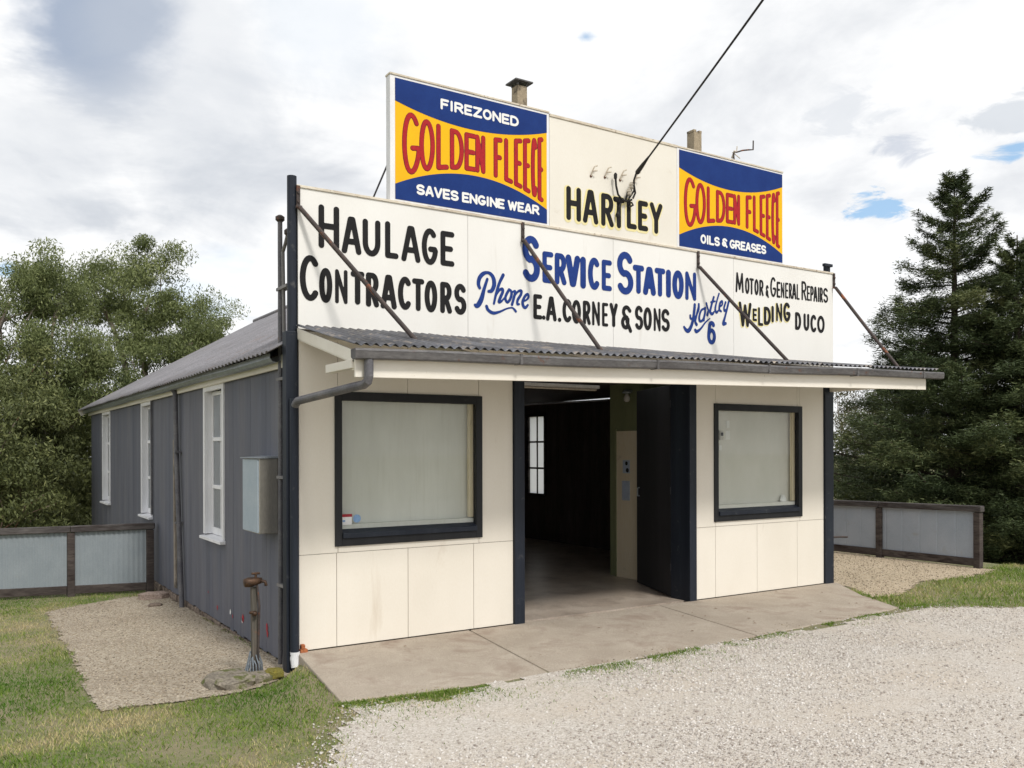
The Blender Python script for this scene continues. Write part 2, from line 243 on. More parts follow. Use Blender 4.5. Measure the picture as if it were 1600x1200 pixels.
# ------------------------------------------------------------------ mesh helpers
rng = np.random.default_rng(7); random.seed(7)
def tag(o, label=None, cat=None, group=None, kind=None):
    if label: o['label'] = label
    if cat: o['category'] = cat
    if group: o['group'] = group
    if kind: o['kind'] = kind
    return o
def empty(name, loc=(0, 0, 0), label=None, cat=None, group=None):
    o = bpy.data.objects.new(name, None); COL.objects.link(o); o.location = loc; o.empty_display_size = .1
    return tag(o, label, cat, group)
def abspos(o):
    v = Vector((0, 0, 0))
    while o is not None: v += o.location; o = o.parent
    return v
class MB:
    def __init__(s): s.v = []; s.f = []; s.t = []
    def face(s, pts, tone=None):
        n = len(s.v); s.v += [tuple(p) for p in pts]; s.f.append(tuple(range(n, n+len(pts)))); s.t.append(tone if tone is not None else .5); return s
    def raw(s, vs, fs, tone=None):
        n = len(s.v); s.v += [tuple(p) for p in vs]
        for f in fs: s.f.append(tuple(i+n for i in f)); s.t.append(tone if tone is not None else .5)
        return s
    def box(s, x0, x1, y0, y1, z0, z1, tone=None):
        return s.raw([(x0, y0, z0), (x1, y0, z0), (x1, y1, z0), (x0, y1, z0), (x0, y0, z1), (x1, y0, z1), (x1, y1, z1), (x0, y1, z1)],
                     [(0, 3, 2, 1), (4, 5, 6, 7), (0, 1, 5, 4), (1, 2, 6, 5), (2, 3, 7, 6), (3, 0, 4, 7)], tone)
    def hexa(s, p, tone=None):   # 8 corners: bottom 4 then top 4
        return s.raw(p, [(0, 3, 2, 1), (4, 5, 6, 7), (0, 1, 5, 4), (1, 2, 6, 5), (2, 3, 7, 6), (3, 0, 4, 7)], tone)
    def beam(s, a, b, w, h, up=(0, 0, 1)):
        a = Vector(a); b = Vector(b); d = (b-a).normalized(); u = Vector(up); sd = d.cross(u)
        if sd.length < 1e-4: sd = d.cross(Vector((1, 0, 0)))
        sd.normalize(); u = sd.cross(d); sd *= w/2; u *= h/2
        return s.hexa([a-sd-u, a+sd-u, a+sd+u, a-sd+u, b-sd-u, b+sd-u, b+sd+u, b-sd+u])
    def tube(s, pts, rad, n=10, caps=True, smooth=True):
        pts = [Vector(p) for p in pts]; rad = rad if isinstance(rad, (list, tuple)) else [rad]*len(pts); base = len(s.v); ref = Vector((.13, .31, .94)).normalized()
        for i, p in enumerate(pts):
            d = (pts[min(i+1, len(pts)-1)]-pts[max(i-1, 0)]).normalized()
            a = d.cross(ref)
            if a.length < .05: a = d.cross(Vector((1, 0, 0)))
            a.normalize(); b = d.cross(a)
            for k in range(n):
                t = 2*math.pi*k/n; s.v.append(tuple(p+(a*math.cos(t)+b*math.sin(t))*rad[i]))
        for i in range(len(pts)-1):
            for k in range(n):
                s.f.append((base+i*n+k, base+i*n+(k+1) % n, base+(i+1)*n+(k+1) % n, base+(i+1)*n+k)); s.t.append(.5)
        if caps:
            s.f.append(tuple(base+k for k in range(n))[::-1]); s.t.append(.5); s.f.append(tuple(base+(len(pts)-1)*n+k for k in range(n))); s.t.append(.5)
        return s
    def lathe(s, c, prof, n=14, axis='z'):
        base = len(s.v); c = Vector(c)
        for r, h in prof:
            for k in range(n):
                t = 2*math.pi*k/n; x, y = r*math.cos(t), r*math.sin(t)
                s.v.append(tuple(c+Vector({'z': (x, y, h), 'x': (h, x, y), 'y': (x, h, y)}[axis])))
        for i in range(len(prof)-1):
            for k in range(n): s.f.append((base+i*n+k, base+i*n+(k+1) % n, base+(i+1)*n+(k+1) % n, base+(i+1)*n+k)); s.t.append(.5)
        s.f.append(tuple(base+k for k in range(n))[::-1]); s.t.append(.5); s.f.append(tuple(base+(len(prof)-1)*n+k for k in range(n))); s.t.append(.5)
        return s
    def build(s, name, mat, parent=None, bevel=0, smooth=False, label=None, cat=None, group=None, kind=None, tone=False, loc=None):
        me = bpy.data.meshes.new(name); off = abspos(parent) if parent else (Vector(loc) if loc else Vector((0, 0, 0)))
        me.from_pydata([tuple(Vector(v)-off) for v in s.v], [], s.f); me.update()
        if tone:
            at_ = me.attributes.new('tone', 'FLOAT', 'FACE'); at_.data.foreach_set('value', np.array(s.t, np.float32))
        if smooth: me.polygons.foreach_set('use_smooth', [True]*len(me.polygons))
        me.materials.append(MATS[mat]); o = bpy.data.objects.new(name, me); COL.objects.link(o)
        if parent: o.parent = parent
        elif loc: o.location = loc
        if bevel:
            b = o.modifiers.new('bevel', 'BEVEL'); b.width = bevel; b.segments = 2; b.limit_method = 'ANGLE'; b.angle_limit = R(40)
        if smooth:
            pass
        return tag(o, label, cat, group, kind)
def npmesh(name, verts, nper, mat, tones=None, parent=None, smooth=False, **k):
    """verts (F, nper, 3) -> one mesh of separate nper-gons"""
    F = len(verts); me = bpy.data.meshes.new(name); off = np.array(abspos(parent)) if parent else np.zeros(3)
    me.vertices.add(F*nper); me.vertices.foreach_set('co', (verts.reshape(-1, 3)-off).astype(np.float32).ravel())
    me.loops.add(F*nper); me.loops.foreach_set('vertex_index', np.arange(F*nper, dtype=np.int32))
    me.polygons.add(F); me.polygons.foreach_set('loop_start', np.arange(0, F*nper, nper, dtype=np.int32))
    me.update(calc_edges=True)
    if tones is not None:
        a = me.attributes.new('tone', 'FLOAT', 'FACE'); a.data.foreach_set('value', tones.astype(np.float32))
    me.materials.append(MATS[mat]); o = bpy.data.objects.new(name, me); COL.objects.link(o)
    if parent: o.parent = parent
    return tag(o, **k)
def npmesh_idx(name, V_, F_, mat, tones=None, parent=None, smooth=False, **k):
    n, c = F_.shape; me = bpy.data.meshes.new(name); off = np.array(abspos(parent)) if parent else np.zeros(3)
    me.vertices.add(len(V_)); me.vertices.foreach_set('co', (V_-off).astype(np.float32).ravel())
    me.loops.add(n*c); me.loops.foreach_set('vertex_index', F_.astype(np.int32).ravel())
    me.polygons.add(n); me.polygons.foreach_set('loop_start', np.arange(0, n*c, c, dtype=np.int32))
    if smooth: me.polygons.foreach_set('use_smooth', np.ones(n, bool))
    me.update(calc_edges=True)
    if tones is not None:
        a = me.attributes.new('tone', 'FLOAT', 'FACE'); a.data.foreach_set('value', tones.astype(np.float32))
    me.materials.append(MATS[mat]); o = bpy.data.objects.new(name, me); COL.objects.link(o)
    if parent: o.parent = parent
    return tag(o, **k)
LAT = rng.random((64, 64))
def vnoise(x, y, s):
    x = np.asarray(x)*s+100; y = np.asarray(y)*s+100; xi = np.floor(x).astype(int); yi = np.floor(y).astype(int); fx = x-xi; fy = y-yi
    fx = fx*fx*(3-2*fx); fy = fy*fy*(3-2*fy); g_ = lambda a, b: LAT[a % 64, b % 64]
    return (g_(xi, yi)*(1-fx)+g_(xi+1, yi)*fx)*(1-fy)+(g_(xi, yi+1)*(1-fx)+g_(xi+1, yi+1)*fx)*fy
def fnoise(x, y, s): return (vnoise(x, y, s)+.5*vnoise(x+7, y+3, s*2.1)+.25*vnoise(x+13, y+5, s*4.3))/1.75
def sstep(a, b, x): t = np.clip((np.asarray(x, float)-a)/(b-a), 0, 1); return t*t*(3-2*t)
# ------------------------------------------------------------------ terrain
def ground_z(x, y):
    x = np.asarray(x, float); y = np.asarray(y, float)
    wl = np.where(y > 0, 1-sstep(.05, .3, x), 1-sstep(-.08-.7*np.clip(-y/1.0, 0, 1), .06-.06*np.clip(-y/.5, 0, 1), x-.13*np.clip(y, -3, 0)))
    zl = np.where(y > 0, -.2-.022*np.clip(y, 0, 12), -.2+.15*sstep(0, -2.4, y))
    inb = (x-.13*np.clip(y, -3, 0) > .02) & (y > -1.6) & (x < np.interp(y, [-1.66, -.9, -.12, 0], [7.3, 7.62, 8.2, 8.2])-.12); z = wl*zl+(1-wl)*(-.05*sstep(9.5, 8.0, x)-.03*(1-sstep(-.9, -.3, y))*0-.02*sstep(-.8, 0, y)*sstep(.6, .1, x))-np.where(inb, .1, 0)
    z = z+.36*sstep(-2.4, -9, y)
    z = z-.26*np.clip(y-8.6, 0, 20)*(1-sstep(-.2, .4, x))-.30*np.clip(x-12.3, 0, 16)-.2*np.clip(y-17, 0, 20)*sstep(-.2, .4, x)*(1-sstep(12, 13, x))
    return z
def sheet(name, mat, xs, ys, off, mask=None, **k):
    X, Y = np.meshgrid(xs, ys, indexing='ij'); Z = ground_z(X, Y)+off
    V_ = np.stack([X, Y, Z], -1).reshape(-1, 3); nx, ny = len(xs), len(ys)
    I = np.arange(nx*ny).reshape(nx, ny); F_ = np.stack([I[:-1, :-1], I[1:, :-1], I[1:, 1:], I[:-1, 1:]], -1).reshape(-1, 4)
    if mask is not None:
        cx = (X[:-1, :-1]+X[1:, 1:]).ravel()/2; cy = (Y[:-1, :-1]+Y[1:, 1:]).ravel()/2; F_ = F_[mask(cx, cy)]
        used = np.unique(F_); rm = np.zeros(nx*ny, int); rm[used] = np.arange(len(used)); V_ = V_[used]; F_ = rm[F_]
    return npmesh_idx(name, V_, F_, mat, smooth=True, kind='structure', **k)
def grad(a, b, n, far, k=14):
    inner = np.linspace(a, b, n); st = (b-a)/n; e = far*(np.linspace(0, 1, k+1)[1:]**2.6)+st*np.arange(1, k+1)
    return np.concatenate([(a-e)[::-1], inner, b+e])
sheet('ground', 'lawn_soil', grad(-7, 15, 260, 700), grad(-9, 19, 300, 700), 0)
SLAB = [(-.02, 0), (-.24, -1.72), (.9, -1.84), (1.88, -1.90), (4.6, -1.80), (7.30, -1.66), (7.62, -.9), (8.2, -.12), (8.2, 0)]
def inpoly(x, y, P):
    r = np.zeros(len(x), bool)
    for (x0, y0), (x1, y1) in zip(P, P[1:]+P[:1]):
        c = (y0 > y) != (y1 > y); r ^= c & (x < (x1-x0)*(y-y0)/(y1-y0+1e-12)+x0)
    return r
def drive_d(x, y):      # > 0 inside the white gravel drive
    left = (x+.28)*.84+(y+1.9)*(-.54)            # distance to the right of the lawn's edge
    left = (x-(-.28))-((-1.9)-y)*(-.62)
    front = -(y+1.86+.02*np.sin(x*3))
    right = np.where(x > 7.3, -(y+1.7+(x-7.3)*.62), 9)
    return np.minimum(np.minimum(left, front), right)+(fnoise(x, y, 1.6)-.5)*.5
PADL = [(-1.75, 5.75), (-1.84, -.45), (-.75, -.52), (-.12, -.12), (.0, .1), (.0, 6.4), (-.6, 6.55)]
PADR = [(7.75, -.95), (8.2, -.3), (8.2, 15), (11.5, 15), (11.45, -.65), (10.6, -.8), (9.2, -.75), (8.4, -1.05)]
sheet('gravel_drive', 'gravel_white', np.arange(-6, 24, .09), np.arange(-16, -1.2, .09), .008, lambda x, y: (drive_d(x, y) > .1) & ~inpoly(x, y, SLAB))
sheet('gravel_bed', 'gravel_tan', np.arange(-2.0, .05, .02), np.arange(-.7, 6.8, .02), .012, lambda x, y: inpoly(x+(fnoise(x, y, 3)-.5)*.16+(fnoise(x, y, 22)-.5)*.10, y+(fnoise(y, x, 3)-.5)*.2+(fnoise(y, x, 22)-.5)*.10, PADL))
sheet('gravel_path', 'gravel_orange', np.arange(7.6, 11.7, .07), np.arange(-1.2, 15.1, .07), .008, lambda x, y: inpoly(x+(fnoise(x, y, 3)-.5)*.15, y+(fnoise(y, x, 3)-.5)*.3, PADR))
# slab with three bays
def slab_bay(P, name='concrete_apron'):
    b = MB(); n = len(P); top = [(x, y, -.001+.022*y) for x, y in P]; bot = [(x, y, -.35) for x, y in P]
    b.raw(top+bot, [tuple(range(n))[::-1]]+[(i, (i+1) % n, n+(i+1) % n, n+i) for i in range(n)])
    return b
sb = MB()
for P in ([(-.02, -.004), (-.24, -1.72), (.9, -1.86), (1.70, -1.90), (1.93, -.004)], [(1.945, -.004), (1.715, -1.90), (2.9, -1.88), (4.50, -1.82), (4.72, -.004)], [(4.735, -.004), (4.515, -1.82), (6.2, -1.74), (7.30, -1.66), (7.62, -.9), (8.16, -.14), (8.2, -.004)]):
    P2 = []
    for (x0_, y0_), (x1_, y1_) in zip(P, P[1:]+P[:1]):
        k_ = max(1, int(math.hypot(x1_-x0_, y1_-y0_)/.07)) if max(y0_, y1_) < -.02 else 1
        for i_ in range(k_):
            u_ = i_/k_; w_ = 0 if i_ == 0 else (float(fnoise(x0_+(x1_-x0_)*u_, y0_, 4))-.5)*.09+random.uniform(-.008, .008); P2.append((x0_+(x1_-x0_)*u_, y0_+(y1_-y0_)*u_+w_))
    q = slab_bay(P2); sb.raw(q.v, q.f)
sb.build('concrete_apron', 'concrete', kind='structure', bevel=.012)
def spread(n, x0, x1, y0, y1, keep):
    x = rng.uniform(x0, x1, n); y = rng.uniform(y0, y1, n); k = keep(x, y); return x[k], y[k]
def stones(name, mat, x, y, smin, smax, label, zs=None):
    n = len(x); s = smin+(smax-smin)*rng.random(n)**2.2; base = np.array([(-1, -1, -1), (1, -1, -1), (1, 1, -1), (-1, 1, -1), (-1, -1, 1), (1, -1, 1), (1, 1, 1), (-1, 1, 1)])*.5
    V_ = base[None]*(1+rng.uniform(-.45, .25, (n, 8, 3))); V_ = V_*(s[:, None, None]*np.stack([rng.uniform(.8, 1.3, n), rng.uniform(.7, 1.1, n), rng.uniform(.45, .8, n)], -1)[:, None])
    a = rng.random(n)*6.283; t = rng.normal(0, .35, n); c, sn = np.cos(a)[:, None], np.sin(a)[:, None]; ct, st = np.cos(t)[:, None], np.sin(t)[:, None]
    X, Y, Z = V_[..., 0], V_[..., 1], V_[..., 2]; X, Z = X*ct-Z*st, X*st+Z*ct; X, Y = X*c-Y*sn, X*sn+Y*c
    V_ = np.stack([X+x[:, None], Y+y[:, None], Z+((ground_z(x, y) if zs is None else zs)+.008+s*.14)[:, None]], -1).reshape(-1, 3)
    q = np.array([(0, 3, 2, 1), (4, 5, 6, 7), (0, 1, 5, 4), (1, 2, 6, 5), (2, 3, 7, 6), (3, 0, 4, 7)]); F_ = (q[None]+(np.arange(n)*8)[:, None, None]).reshape(-1, 4)
    tn = np.clip(rng.beta(1.9, 1.4, n)+(fnoise(x, y, .8)-.5)*.35, 0, 1); return npmesh_idx(name, V_, F_, mat, np.repeat(tn, 6), kind='stuff', label=label)
def kd(x, y):
    d = np.hypot(x-CAM[0], y-CAM[1]); return (drive_d(x, y) > rng.uniform(-.12, .2, len(x))) & ~inpoly(x, y, SLAB) & (rng.random(len(x)) < np.clip((9.5/np.maximum(d, 3))**1.3, 0, 1)*(1-.9*np.maximum(sstep(.52, .7, fnoise(x+1.3, y, .45)), np.exp(-((x-3.4)/1.3)**2-((y+5.4)/.7)**2))))
x, y = spread(250000, -4, 11, -8.6, -1.7, kd); stones('gravel_stones', 'stones_white', x, y, .005, .019, 'loose white crushed stone over the drive')
x, y = spread(9000, -.3, 7.6, -2, -1.2, lambda x, y: inpoly(x, y, SLAB) & (y < np.interp(x, [-.24, .9, 1.88, 4.6, 7.3, 8], [-1.72, -1.86, -1.90, -1.81, -1.66, -.5])+.16*fnoise(x, y, 2.5)**2*rng.random(len(x))*3-.02)); stones('apron_grit', 'stones_tan', x, y, .004, .014, 'grit and small stones strewn along the edge of the concrete apron', .022*y-.010)
x, y = spread(34000, -1.95, .0, -.6, 6.7, lambda x, y: inpoly(x, y, PADL)); stones('gravel_chips', 'stones_tan', x, y, .006, .018, 'tan gravel chips in the bed beside the grey wall')
x, y = spread(15000, 7.7, 11.6, -1.2, 6, lambda x, y: inpoly(x, y, PADR)); stones('gravel_pebbles', 'stones_tan', x, y, .007, .02, 'tan gravel pebbles right of the building')
def blades(name, x, y, hmin, hmax, wid, tone, label, mat='grass_blades'):
    n = len(x); h = rng.uniform(hmin, hmax, n)*(.5+fnoise(x, y, 2.2)); a = rng.random(n)*6.283; l = rng.uniform(.2, 1.1, n)*h; b = rng.random(n)*6.283; z = ground_z(x, y)-.004; ww = wid*rng.uniform(.7, 1.4, n)/2
    dx, dy = np.cos(a)*ww, np.sin(a)*ww; ex, ey = np.cos(b)*l, np.sin(b)*l
    V_ = np.stack([np.stack([x-dx, y-dy, z], -1), np.stack([x+dx, y+dy, z], -1), np.stack([x+dx*.7+ex*.4, y+dy*.7+ey*.4, z+h*.6], -1), np.stack([x+ex, y+ey, z+h], -1), np.stack([x-dx*.7+ex*.4, y-dy*.7+ey*.4, z+h*.6], -1)], 1)
    return npmesh(name, V_, 5, mat, np.clip(tone, 0, 1), kind='stuff', label=label)
def kl(x, y):
    d = np.hypot(x-CAM[0], y-CAM[1]); ds = (9/np.maximum(d, 4))**.9; patch = .40+1.4*(fnoise(x, y, 1.3)-.3)
    inl = inpoly(x+(fnoise(x, y, 3)-.5)*.2+rng.normal(0, .03, len(x)), y+(fnoise(y, x, 3)-.5)*.25+rng.normal(0, .03, len(x)), [(-1.77, 5.7), (-1.86, -.47), (-.75, -.56), (-.05, -.1), (.05, 6.5), (-.6, 6.5)])
    return ~inl & ~inpoly(x, y, SLAB) & (drive_d(x, y) < rng.uniform(-.05, .3, len(x))) & (rng.random(len(x)) < ds*patch) & ~((x > 0) & (y > -1))
x, y = spread(330000, -6.5, .8, -5.5, 8.3, kl)
tn = rng.normal(.32, .20, len(x))+(fnoise(x+3, y, .9)-.45)*2.1+.35*sstep(-1.8, -3.2, y)*(fnoise(x, y, 1.7) > .46)
blades('grass_lawn', x, y, .008, .042, .006, tn, 'short patchy green and straw lawn left of the building')
def kr(x, y):
    return ~inpoly(x, y, PADR) & (drive_d(x, y) < rng.uniform(-.1, .15, len(x))) & ~inpoly(x, y, SLAB)
x, y = spread(90000, 7.3, 17, -8, -.4, kr); tn = rng.normal(.62, .18, len(x))+(fnoise(x+3, y, .9)-.5)*1.0
blades('grass_verge', x, y, .02, .06, .009, tn, 'olive and straw grass verge right of the concrete apron')
# weeds along the apron's front edge
t = rng.random(17000); t = np.where(rng.random(17000) < .7, t**1.6, t); xx = -.35+t*8.2; fe = np.interp(xx, [-.24, .9, 1.88, 4.6, 7.3, 8], [-1.74, -1.88, -1.92, -1.83, -1.68, -1.6])
yy = fe-.02-np.abs(rng.normal(0, .10, len(xx)))*(1.2-.5*t)*np.where(rng.random(len(xx)) < .25, 3.2, 1); kp = fnoise(xx, yy, 2.6) > 0.41+.12*t; xx, yy = xx[kp], yy[kp]
blades('weeds', xx, yy, .010, .04, .006, rng.normal(.38, .25, len(xx)), 'thin green weeds along the front edge of the concrete apron')
# ------------------------------------------------------------------ painted lettering
def arc(cx, cy, rx, ry, a0, a1, n=14): return [(cx+rx*math.cos(R(a0+(a1-a0)*i/n)), cy+ry*math.sin(R(a0+(a1-a0)*i/n))) for i in range(n+1)]
GL = {
 'A': [[(0, 0), (.42, 1), (.58, 1), (1, 0)], [(.2, .3), (.8, .3)]],
 'C': [arc(.56, .5, .56, .5, 48, 312, 22)],
 'D': [[(0, 0), (0, 1), (.4, 1)]+arc(.4, .5, .6, .5, 90, -90, 16)+[(0, 0)]],
 'E': [[(1, 1), (0, 1), (0, 0), (1, 0)], [(0, .5), (.85, .5)]],
 'F': [[(1, 1), (0, 1), (0, 0)], [(0, .52), (.85, .52)]],
 'G': [arc(.54, .5, .54, .5, 50, 345, 22)+[(1, .42), (.6, .42)]],
 'H': [[(0, 0), (0, 1)], [(1, 0), (1, 1)], [(0, .52), (1, .52)]],
 'I': [[(.5, 0), (.5, 1)]],
 'L': [[(0, 1), (0, 0), (1, 0)]],
 'M': [[(0, 0), (.12, 1), (.5, .15), (.88, 1), (1, 0)]],
 'N': [[(0, 0), (0, 1), (1, 0), (1, 1)]],
 'O': [arc(.5, .5, .5, .5, 0, 360, 28)],
 'P': [[(0, 0), (0, 1), (.5, 1)]+arc(.5, .73, .5, .27, 90, -90, 12)+[(0, .46)]],
 'R': [[(0, 0), (0, 1), (.5, 1)]+arc(.5, .74, .45, .26, 90, -90, 12)+[(0, .48)], [(.45, .48), (1, 0)]],
 'S': [arc(.5, .74, .48, .26, 30, 255, 14)+arc(.5, .25, .5, .25, 80, -150, 14)],
 'T': [[(.5, 0), (.5, 1)], [(0, 1), (1, 1)]],
 'U': [[(0, 1), (0, .35)]+arc(.5, .35, .5, .35, 180, 360, 14)+[(1, 1)]],
 'V': [[(0, 1), (.46, 0), (.54, 0), (1, 1)]],
 'W': [[(0, 1), (.27, 0), (.5, .9), (.73, 0), (1, 1)]],
 'Y': [[(0, 1), (.5, .45), (1, 1)], [(.5, .45), (.5, 0)]],
 'Z': [[(0, 1), (1, 1), (0, 0), (1, 0)]],
 '.': [[(.5, .3), (.5, .31)]],
 '&': [[(.92, .86)]+arc(.5, .8, .38, .2, 30, 230, 10)+[(.3, .6), (.55, .55)], [(.5, .55), (.2, .5)]+arc(.38, .33, .38, .22, 110, 300, 10)+[(.66, .3), (.68, .48)], [(.55, .38), (1, -.02)]],
 '6': [arc(.62, .62, .6, .38, 40, 110, 6)+[(.08, .6)]+arc(.5, .32, .48, .32, 165, 525, 24)]}
GL['6'] = [[(.80, .90)]+arc(.52, .80, .36, .2, 50, 150, 6)+[(.06, .5), (.04, .32)], arc(.5, .31, .46, .31, 0, 360, 24)]
def sdf_mesh(segs, cell, name, mat, yoff, parent, **k):
    """segs: rows (x0,z0,x1,z1,r0,r1) of round strokes on the sign's face -> one flat outline mesh"""
    S = np.array(segs); pad = S[:, 4:].max()+cell*2
    x0, x1 = S[:, [0, 2]].min()-pad, S[:, [0, 2]].max()+pad; z0, z1 = S[:, [1, 3]].min()-pad, S[:, [1, 3]].max()+pad
    xs = np.arange(x0, x1+cell, cell); zs = np.arange(z0, z1+cell, cell); D = np.full((len(xs), len(zs)), 9.)
    for ax, az, bx, bz, ra, rb in S:
        i0 = max(int((min(ax, bx)-max(ra, rb)-3*cell-x0)/cell), 0); i1 = int((max(ax, bx)+max(ra, rb)+3*cell-x0)/cell)+2
        j0 = max(int((min(az, bz)-max(ra, rb)-3*cell-z0)/cell), 0); j1 = int((max(az, bz)+max(ra, rb)+3*cell-z0)/cell)+2
        X, Z = np.meshgrid(xs[i0:i1], zs[j0:j1], indexing='ij'); dx, dz = bx-ax, bz-az; q = dx*dx+dz*dz+1e-12
        t = np.clip(((X-ax)*dx+(Z-az)*dz)/q, 0, 1); d = np.hypot(X-ax-t*dx, Z-az-t*dz)-(ra+(rb-ra)*t); D[i0:i1, j0:j1] = np.minimum(D[i0:i1, j0:j1], d)
    b = MB(); ins = D < 0; nx, nz = D.shape; full = ins[:-1, :-1] & ins[1:, :-1] & ins[1:, 1:] & ins[:-1, 1:]; anyi = ins[:-1, :-1] | ins[1:, :-1] | ins[1:, 1:] | ins[:-1, 1:]
    for i in range(nx-1):
        j = 0; row = full[i]
        while j < nz-1:
            if row[j]:
                j2 = j
                while j2 < nz-1 and row[j2]: j2 += 1
                b.face([(xs[i], yoff, zs[j]), (xs[i+1], yoff, zs[j]), (xs[i+1], yoff, zs[j2]), (xs[i], yoff, zs[j2])]); j = j2
            else: j += 1
    for i, j in np.argwhere(anyi & ~full):
        c = [(i, j), (i+1, j), (i+1, j+1), (i, j+1)]; poly = []
        for (a, b_), (c_, d_) in zip(c, c[1:]+c[:1]):
            da, db = D[a, b_], D[c_, d_]
            if da < 0: poly.append((xs[a], yoff, zs[b_]))
            if (da < 0) != (db < 0):
                t = da/(da-db); poly.append((xs[a]+(xs[c_]-xs[a])*t, yoff, zs[b_]+(zs[d_]-zs[b_])*t))
        if len(poly) > 2: b.face(poly)
    return b.build(name, mat, parent, **k)
def polyseg(pts, r):
    return [(a[0], a[1], b[0], b[1], r, r) for a, b in zip(pts, pts[1:])]
def catmull(P, n=7):
    P = [np.array(p, float) for p in P]; P = [2*P[0]-P[1]]+P+[2*P[-1]-P[-2]]; o = []
    for i in range(1, len(P)-2):
        for k in range(n):
            t = k/n; o.append(.5*((2*P[i])+(P[i+1]-P[i-1])*t+(2*P[i-1]-5*P[i]+4*P[i+1]-P[i+2])*t*t+(3*P[i]-P[i-1]-3*P[i+1]+P[i+2])*t**3))
    o.append(P[-2]); return o
def word_segs(L_, hw):
    sg = []
    for ch, X0, X1, Z0, Z1 in L_:
        r = hw if ch in '.I' else min(hw, (X1-X0)*{'N': .15, 'M': .11, 'W': .12}.get(ch, .2))
        for st in GL[ch]:
            pts = [(X0+r+(X1-X0-2*r)*u, Z0+r+(Z1-Z0-2*r)*v) for u, v in st]; sg += polyseg(pts, r)
    return sg
def script_segs(SS):
    sg = []
    for st in SS:
        c = catmull([(a, b, h) for a, b, h in st]); sg += [(p[0], p[1], q[0], q[1], p[2]*.95, q[2]*.95) for p, q in zip(c, c[1:])]
    return sg
def line_of(text, X0, X1, Z0, Z1, hw, space=.5, gap=.2):
    """plain word(s) laid out between X0 and X1"""
    wd = {'I': .25, '.': .2, 'M': 1.25, 'W': 1.35, 'L': .85, 'E': .85, 'F': .85, '&': 1.0}; W = 0; o = []
    for c in text: W += space if c == ' ' else wd.get(c, 1)+gap*2
    x = 0
    for c in text:
        a = space if c == ' ' else wd.get(c, 1)+gap*2
        if c != ' ': o.append((c, X0+(x+gap)/W*(X1-X0), X0+(x+a-gap)/W*(X1-X0), Z0, Z1))
        x += a
    return o
